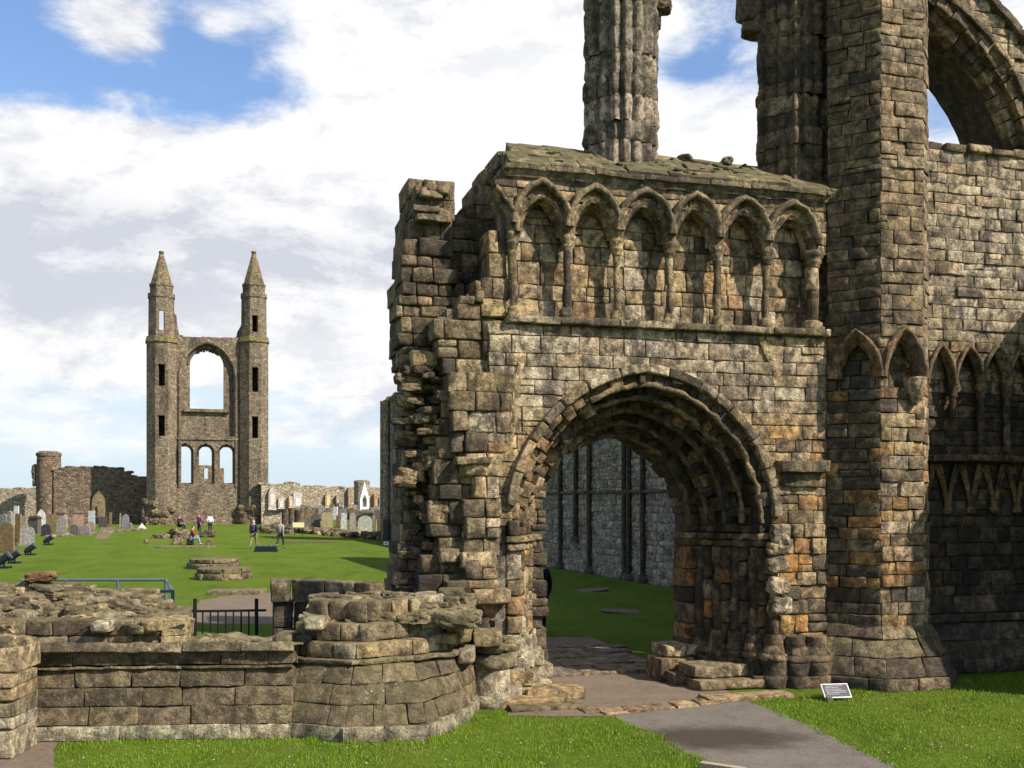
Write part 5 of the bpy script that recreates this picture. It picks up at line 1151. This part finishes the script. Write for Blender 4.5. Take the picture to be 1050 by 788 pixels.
def stone(px, py, w, h, shape, col, label, name='headstone', cat='headstone', grp='headstones left of the gable', rot=None):
    c = on_bank(px, py) if px > 298 else gp(px, py); k = c.y / F; w, h = w * k, h * k; a = U(-.25, .25) if rot is None else rot; lean = U(-.05, .05)
    f = Frame((c.x, c.y), a); t = thing(name, label, cat, tuple(c), grp); mb = MB(); col = tuple(v * .8 for v in jit(col, .1))
    def prism(P, d0, d1, z, mbx=None):
        n = len(P); vs = [f.P(x + lean * y, y + z + c.z, d0) for x, y in P] + [f.P(x + lean * y, y + z + c.z, d1) for x, y in P]
        (mbx or mb).add(vs, [tuple(range(n))[::1], tuple(range(2 * n - 1, n - 1, -1))] + [(i + n, (i + 1) % n + n, (i + 1) % n, i) for i in range(n)], col, False)
    if shape == 'tomb':
        box(mb, f.P(0, c.z + h * .42, -w * .3), (w * .84, w * .55, h * .84), col, a); mb.build('body', GRAVE, t)
        mb = MB(); box(mb, f.P(0, c.z + h * .87, -w * .3), (w, w * .7, h * .07), tuple(v * .6 for v in col), a); box(mb, f.P(0, c.z + h * .95, -w * .3), (w * .8, w * .55, h * .1), tuple(v * .6 for v in col), a, taper=.75); mb.build('cap', GRAVE, t)
        mb = MB(); box(mb, f.P(0, c.z + h * .05, -w * .3), (w * .98, w * .66, h * .1), col, a); mb.build('base', GRAVE, t)
    elif shape == 'obelisk':
        box(mb, f.P(0, c.z + h * .6, 0), (w * .7, w * .7, h * .74), col, a, taper=.72); box(mb, f.P(0, c.z + h * .985, 0), (w * .5, w * .5, h * .035), col, a, taper=.1); mb.build('shaft', GRAVE, t); mb = MB(); box(mb, f.P(0, c.z + h * .11, 0), (w, w, h * .22), col, a); mb.build('base', GRAVE, t)
    elif shape == 'pyramid':
        box(mb, f.P(0, c.z + h * .6, 0), (w * .8, w * .8, h * .8), col, a, taper=.05); mb.build('slab', GRAVE, t); mb = MB(); box(mb, f.P(0, c.z + h * .1, 0), (w, w, h * .2), col, a); mb.build('base', GRAVE, t)
    else:
        prism(profile(shape, w, h * .92), .09, -.09, h * .08); mb.build('slab', GRAVE, t); mb = MB(); box(mb, f.P(0, c.z + h * .045, 0), (w * 1.15, .42, h * .09), tuple(v * .8 for v in col), a); mb.build('base', GRAVE, t)
    return t
bt, gt, pk, dk, gy, tn, wt = (.2, .135, .065), (.27, .22, .14), (.3, .19, .15), (.035, .036, .04), (.26, .23, .2), (.3, .24, .14), (.55, .53, .48)
for a in ((8, 567, 14, 31, 'round', bt, 'large tan round topped headstone at the left edge behind the floodlights'), (10.5, 560, 8, 36, 'obelisk', gy, 'tall grey brown obelisk just behind the large tan headstone'),
          (18.5, 556, 6, 29, 'flat', bt, 'narrow brown flat topped headstone between the obelisk and the tan slab'), (24, 553, 9, 24, 'flat', gt, 'tan flat topped headstone behind the grey round headstone'),
          (28, 560, 13.5, 20, 'round', gy, 'broad grey round topped headstone behind the third floodlight'), (34, 547, 11.5, 18, 'tomb', (.12, .1, .08), 'dark tomb with a heavy cap behind the broad grey headstone'),
          (42.5, 543.5, 8, 21, 'pointed', wt, 'pale pointed headstone in front of the round tower'), (47.5, 550, 9, 12.5, 'round', dk, 'small black round topped headstone beside the fourth floodlight'),
          (52.5, 545.5, 9, 18, 'flat', bt, 'brown flat topped headstone right of the pale pointed one'), (58.5, 545, 5.5, 15, 'flat', (.25, .12, .06), 'narrow reddish headstone between two brown ones'),
          (63, 547, 9.5, 17.5, 'shoulder', gy, 'grey brown shouldered headstone right of the narrow reddish one'), (61.5, 541, 11, 17, 'tomb', pk, 'pinkish tomb with a cornice behind the shouldered headstone'),
          (79.5, 540, 11, 16, 'tomb', pk, 'pink beige tomb with a flat cap above two small headstones'), (76.5, 549, 9.5, 11, 'round', (.15, .13, .11), 'small dark grey round headstone, left of the pair under the pink tomb'),
          (87.5, 549, 10, 10.5, 'round', (.24, .19, .18), 'small pinkish grey round headstone, right of the pair under the pink tomb'), (94, 541, 6.5, 17, 'flat', (.38, .42, .42), 'pale blue grey slab headstone in front of the lit arch'),
          (93, 544, 7.5, 9, 'round', pk, 'low pink headstone at the foot of the pale blue slab'), (105.5, 541, 8.5, 10.5, 'flat', (.08, .07, .06), 'dark square headstone at the right foot of the lit arch'),
          (113, 539.5, 2.5, 14, 'flat', bt, 'thin brown post stone right of the dark square headstone'), (123.5, 541, 2.5, 14.5, 'obelisk', tn, 'thin tan pillar left of the grey pointed headstone'),
          (128.5, 541, 7, 14, 'pointed', (.24, .21, .23), 'grey pointed headstone against the dark ruined wall'), (132.5, 541.5, 6, 5.5, 'round', gy, 'low rounded stone at the foot of the grey pointed headstone'),
          (145.5, 542.5, 7, 6, 'pyramid', wt, 'small white pyramid shaped stone beside the gable turret'), (3, 545, 8, 18, 'round', (.2, .2, .17), 'grey green headstone at the far left edge under the boundary wall'),
          (17, 540, 5, 21, 'flat', wt, 'narrow white slab against the pale boundary wall at the left')): stone(*a)
g2 = 'headstones right of the gable'
for a in ((374.5, 547, 14.5, 18, 'round', (.4, .38, .31), 'large pale grey round headstone in the right hand cluster'), (377, 541, 13, 16, 'tomb', (.16, .14, .1), 'dark capped tomb right behind the large pale headstone'), (390.5, 548, 7, 17, 'flat', bt, 'brown flat headstone right of the large pale one'),
          (384.5, 547, 3, 14, 'flat', tn, 'thin tan stone between the large pale headstone and the brown one'), (396, 554, 5.5, 21, 'flat', (.07, .06, .055), 'tall black headstone against the end of the nave wall'), (352.5, 543.5, 5.5, 17, 'flat', wt, 'leaning pale slab left of the large pale headstone'),
          (343.5, 534, 4.5, 14, 'flat', (.6, .58, .55), 'narrow white headstone in the middle of the right hand cluster'), (335.5, 542, 11.5, 16, 'flat', tn, 'broad beige headstone left of the narrow white one'), (361.5, 544, 6, 18, 'round', gy, 'grey round headstone left of the large pale one'),
          (347, 541, 4, 12, 'flat', bt, 'small brown headstone beside the leaning pale slab'), (316, 541, 7, 13, 'round', (.18, .15, .11), 'dark brown round headstone right of the information board'), (324, 541, 8, 15, 'round', (.13, .11, .085), 'darkest brown round headstone left of the broad beige one'),
          (330.5, 531, 8, 13, 'pointed', gy, 'grey pointed headstone behind the broad beige one'), (312, 528, 6, 9, 'round', dk, 'black round headstone at the back near the boundary wall memorials'), (318, 527, 5, 8, 'flat', (.4, .3, .36), 'small mauve headstone at the back right of the black one'),
          (356, 529, 6, 9, 'shoulder', gy, 'small grey shouldered headstone at the back left of the white memorial'), (366, 531, 7, 9, 'round', tn, 'small tan round headstone at the foot of the white memorial'), (386, 530, 6, 10, 'pointed', gy, 'small grey pointed headstone at the back right of the white memorial'),
          (391, 528, 6, 12, 'round', wt, 'small white round headstone at the back near the end of the nave wall'), (367, 540, 5, 9, 'flat', (.1, .09, .07), 'low dark stone under the grey round headstone'), (308, 534, 7, 10, 'flat', gt, 'pale tan headstone behind the column stumps'),
          (349, 529, 5, 9, 'flat', (.15, .13, .12), 'small dark flat headstone at the back behind the leaning slab'), (339, 528, 5, 8, 'round', bt, 'small brown round headstone at the back behind the grey pointed one'), (380, 530, 5, 9, 'round', dk, 'black headstone at the back right of the white memorial')): stone(*a, grp=g2)
for i in range(60):
    x = U(304, 393); stone(x, 526 + U(0, 8), U(3.5, 7), U(6, 11), pick(['round', 'flat', 'shoulder']), pick([gy, bt, gt, (.16, .14, .12)]), 'one of many small weathered headstones crowded together in front of the boundary wall memorials', grp='small crowded headstones')
def memorial(px, y0, y1, w, col, label, shape):
    u, za = RWF.uz(px, y1, .25); zb = RWF.uz(px, y0, .25)[1]; wd = RWF.u(px + w / 2) - RWF.u(px - w / 2); t = thing('wall_memorial', label, 'memorial', tuple(RWF.P(u, za, .2)), 'memorials against the boundary wall'); h = zb - za
    mb = MB(); P = profile(shape, wd, h); n = len(P); mb.add([RWF.P(u + x, za + y, .45) for x, y in P] + [RWF.P(u + x, za + y, .02) for x, y in P], [tuple(range(n)), tuple(range(2 * n - 1, n - 1, -1))] + [(i + n, (i + 1) % n + n, (i + 1) % n, i) for i in range(n)], col, False); mb.build('frame', GRAVE, t)
    mb = MB(); box(mb, RWF.P(u, za + h * .42, .47), (wd * .55, .06, h * .5), tuple(min(.8, v * 1.4) for v in col), rad(20)); mb.build('tablet', GRAVE, t)
    mb = MB(); box(mb, RWF.P(u, za + h * .03, .3), (wd * 1.2, .6, h * .08), col, rad(20)); mb.build('base', GRAVE, t)
for a in ((279, 498, 523, 7.5, (.4, .34, .28), 'tall pale memorial with a pointed top next to the gable turret', 'pointed'), (288, 511, 522, 5.5, (.4, .37, .3), 'square grey tablet memorial right of the pointed one', 'flat'), (298, 509, 521, 4, (.4, .3, .2), 'narrow tan memorial left of the framed one', 'flat'),
          (305, 505, 522, 9, (.42, .38, .33), 'broad framed memorial with a cornice above the column stumps', 'flat'), (336, 504, 521, 5, (.42, .33, .17), 'golden brown pointed memorial in the middle of the wall', 'pointed'), (346, 508, 522, 3, (.3, .24, .18), 'thin brown memorial right of the golden one', 'flat'),
          (358, 501, 522, 3, (.26, .17, .11), 'thin reddish pilaster memorial left of the round tower', 'flat'), (385, 506, 522, 4, (.28, .19, .12), 'reddish memorial right of the white one', 'flat'), (392, 509, 522, 6, (.5, .47, .42), 'pale rounded memorial at the right end of the wall', 'round')): memorial(*a)
wm = thing('white_memorial', 'white gothic gabled memorial with an open niche by the pale round tower', 'memorial', tuple(gp(374, 540)), 'memorials against the boundary wall'); c = at(374, 512, 116); fw = Frame((c.x, c.y), rad(25)); k_ = 116 / F
mb = MB(); S = lambda u, v, d: fw.P(u, v, d); zz = lambda y: at(0, y, 116).z
cellwall(mb, S, Region([[(-4.6 * k_, zz(524)), (-4.6 * k_, zz(512)), (0, zz(494)), (4.6 * k_, zz(512)), (4.6 * k_, zz(524))]], [PArch(S, 0, zz(514), 2.6 * k_, .75).poly(0, zz(520))]), zz(525), zz(494), 0, -.5, .06, (.8, .78, .74), inset=0); mb.build('gable_slab', GRAVE, wm)
mb = MB(); box(mb, fw.P(0, zz(516), -.45), (6 * k_, .1, 10 * k_), (.2, .18, .15), rad(25)); mb.build('niche_back', GRAVE, wm)
mb = MB(); box(mb, fw.P(0, (zz(524) + 0) / 2, -.2), (11 * k_, .8, zz(524)), (.3, .28, .25), rad(25)); mb.build('base', GRAVE, wm)
# ================================================================== PEOPLE
def skin(name, V, E, rr, mat, parent, lvl=1):
    me = bpy.data.meshes.new(name); me.from_pydata([tuple(v) for v in V], E, []); o = bpy.data.objects.new(name, me); COL.objects.link(o)
    m = o.modifiers.new('skin', 'SKIN'); m.use_smooth_shade = True
    for i, r in enumerate(rr): me.skin_vertices[0].data[i].radius = (r, r) if not isinstance(r, tuple) else r
    me.skin_vertices[0].data[0].use_root = True
    s = o.modifiers.new('sub', 'SUBSURF'); s.levels = lvl; s.render_levels = lvl
    bpy.context.view_layer.update(); dg = bpy.context.evaluated_depsgraph_get(); ev = bpy.data.meshes.new_from_object(o.evaluated_get(dg)); o.modifiers.clear(); o.data = ev; ev.name = name; ev.materials.clear(); ev.materials.append(mat)
    o.data.polygons.foreach_set('use_smooth', [True] * len(ev.polygons)); bpy.data.meshes.remove(me); attach(o, parent); return o
def person(px, py, face, pose, label, top, legs_, hair, h=1.72, extra=None, z=0.0, lean=0.0):
    c = gp(px, py); base = c + Vector((0, 0, z)); t = thing('person', label, 'person', tuple(base)); k = h / 1.72; cf, sf = math.cos(face), math.sin(face)
    def L(x, y, zz): return base + Vector((x * cf - y * sf, x * sf + y * cf, zz)) * k
    sit = pose == 'sit'; hz = .5 if sit else .93; tz = hz - .93; ly = lean
    st = {'walk': .2, 'stand': .03, 'sit': 0}[pose]
    J = {'pelvis': L(0, 0, hz), 'waist': L(0, ly * .3, 1.12 + tz), 'chest': L(0, ly * .8, 1.33 + tz), 'neck': L(0, ly, 1.47 + tz), 'chin': L(0, ly + .015, 1.53 + tz), 'head': L(0, ly + .02, 1.61 + tz), 'crown': L(0, ly + .01, 1.68 + tz)}
    V = list(J.values()); E = [(i, i + 1) for i in range(6)]; rr = [.13, .115, .135, .06, .062, .088, .07]; id_ = {n: i for i, n in enumerate(J)}
    def add(p, par, r): V.append(p); rr.append(r); E.append((par, len(V) - 1)); return len(V) - 1
    arms, legs = [], []
    nose = add(L(0, ly + .115, 1.6 + tz), id_['head'], .018)
    for s in (-1, 1):
        sw = st * -s
        sh = add(L(s * .17, ly * .9, 1.41 + tz), id_['chest'], .06)
        if sit: el = L(s * .24, .1 + ly * .7, 1.17 + tz); wr = L(s * .14, .3, 1.05 + tz); fd = Vector((-s * .3, .8, -.3))
        else: el = L(s * .235, sw * .3 - .03, 1.14); wr = L(s * .25, sw * .9 + .06, .9); fd = Vector((0, .25, -1))
        e1 = add(el, sh, .045); w1 = add(wr, e1, .031); fd = Vector((fd.x * cf - fd.y * sf, fd.x * sf + fd.y * cf, fd.z)).normalized(); side = Vector((cf, sf, 0))
        pm = add(wr + fd * .07 * k, w1, .03)
        fr = Vector((-sf, cf, 0))
        for q_, ln in ((-1.4, .07), (-.5, .085), (.5, .08), (1.4, .065)): add(wr + fd * (.08 + ln) * k + fr * q_ * .018 * k, pm, .0095)
        add(wr + fd * .06 * k + fr * .05 * k, pm, .012)
        arms.append((s, V[sh], el, wr))
        hp = add(L(s * .09, 0, hz - .05), 0, .088)
        if sit: kn = L(s * .11, .43, .5); an = L(s * .11, .45 + .08, .1)
        else: kn = L(s * .1, -sw * .7 + .03, .5); an = L(s * .1, -sw * 1.15 - (.06 if sw > .1 else 0), .1 + (.08 if sw > .1 else 0))
        k1 = add(kn, hp, .06); a1 = add(an, k1, .04); ft = an + Vector((-sf, cf, 0)) * .16 * k + Vector((0, 0, -.05)); add(ft, a1, .036); legs.append((V[hp], kn, an, ft))
    skin('body', V, E, rr, SKIN, t)
    def clothm(nm, col): return plain(nm, col, .9, var=.2, scale=25)
    CV = [J['pelvis'] + Vector((0, 0, -.03)), J['waist'], J['chest'], J['neck'] - Vector((0, 0, .04))]; CE = [(0, 1), (1, 2), (2, 3)]; cr = [.165, .155, .165, .075]
    for s, sh, el, wr in arms:
        b = len(CV); CV += [sh, el, el.lerp(wr, .85)]; cr += [.08, .06, .05]; CE += [(2, b), (b, b + 1), (b + 1, b + 2)]
    skin('jacket', CV, CE, cr, clothm('jacket_cloth', top), t)
    CV = [J['pelvis'] + Vector((0, 0, .02))]; CE = []; cr = [.15]
    for hp, kn, an, ft in legs:
        b = len(CV); CV += [hp, kn, an.lerp(kn, .08)]; cr += [.105, .078, .062]; CE += [(0, b), (b, b + 1), (b + 1, b + 2)]
    skin('trousers', CV, CE, cr, clothm('trouser_cloth', legs_), t)
    for hp, kn, an, ft in legs: skin('shoe', [an + Vector((0, 0, -.03)), (an + ft) / 2 + Vector((0, 0, -.02)), ft], [(0, 1), (1, 2)], [.05, .05, .042], BLACKM, t)
    hd = J['head']; fw_ = Vector((-sf, cf, 0)); skin('hair', [J['crown'] - fw_ * .01 + Vector((0, 0, .005)), hd - fw_ * .035 + Vector((0, 0, .02)), hd - fw_ * .04 - Vector((0, 0, .05))], [(0, 1), (1, 2)], [.078, .088, .06], clothm('hair', hair), t)
    for s in (-1, 1):
        p = hd + Vector((cf, sf, 0)) * s * .034 * k + fw_ * .088 * k + Vector((0, 0, .01)); mb = MB(); lathe(mb, p.x, p.y, [(.002, p.z - .01), (.011, p.z), (.002, p.z + .01)], 6, (.02, .02, .02)); mb.build('eye', BLACKM, t)
    if extra == 'pack':
        p = J['chest'] - fw_ * .2 * k; mb = MB(); rock(mb, p - Vector((0, 0, .08)), (.17, .11, .24), (.04, .04, .08), face, .7); mb.build('backpack', tinted('pack_cloth'), t)
    return t
person(260, 563, rad(-10), 'walk', 'walking person seen from behind in a dark navy jacket and khaki trousers', (.012, .013, .03), (.2, .16, .09), (.55, .52, .48), 1.74, 'pack')
person(287.5, 562, rad(-14), 'walk', 'walking person seen from behind in a light grey jacket and dark trousers', (.27, .25, .24), (.035, .033, .035), (.25, .22, .18), 1.7)
person(204.5, 547, rad(150), 'stand', 'standing person in a purple top and dark blue skirted trousers near the gable', (.16, .03, .08), (.03, .025, .08), (.04, .03, .02), 1.68)
person(215.5, 546.5, rad(20), 'stand', 'standing person in a white shirt and dark trousers near the gable', (.75, .74, .76), (.03, .03, .045), (.03, .025, .02), 1.68)
person(196.5, 559.3, rad(-75), 'sit', 'seated person in a red brown jacket and blue jeans on a low stone', (.22, .05, .025), (.16, .24, .4), (.06, .04, .025), 1.7, lean=.08)
person(184, 552.5, rad(-120), 'sit', 'seated person in dark clothes on top of the rubble heap', (.02, .02, .03), (.02, .02, .025), (.02, .018, .015), 1.7, z=.55)
person(554, 651, rad(30), 'stand', 'person in black clothes standing half hidden behind the left door jamb', (.012, .012, .014), (.01, .01, .012), (.03, .025, .02), 1.72)
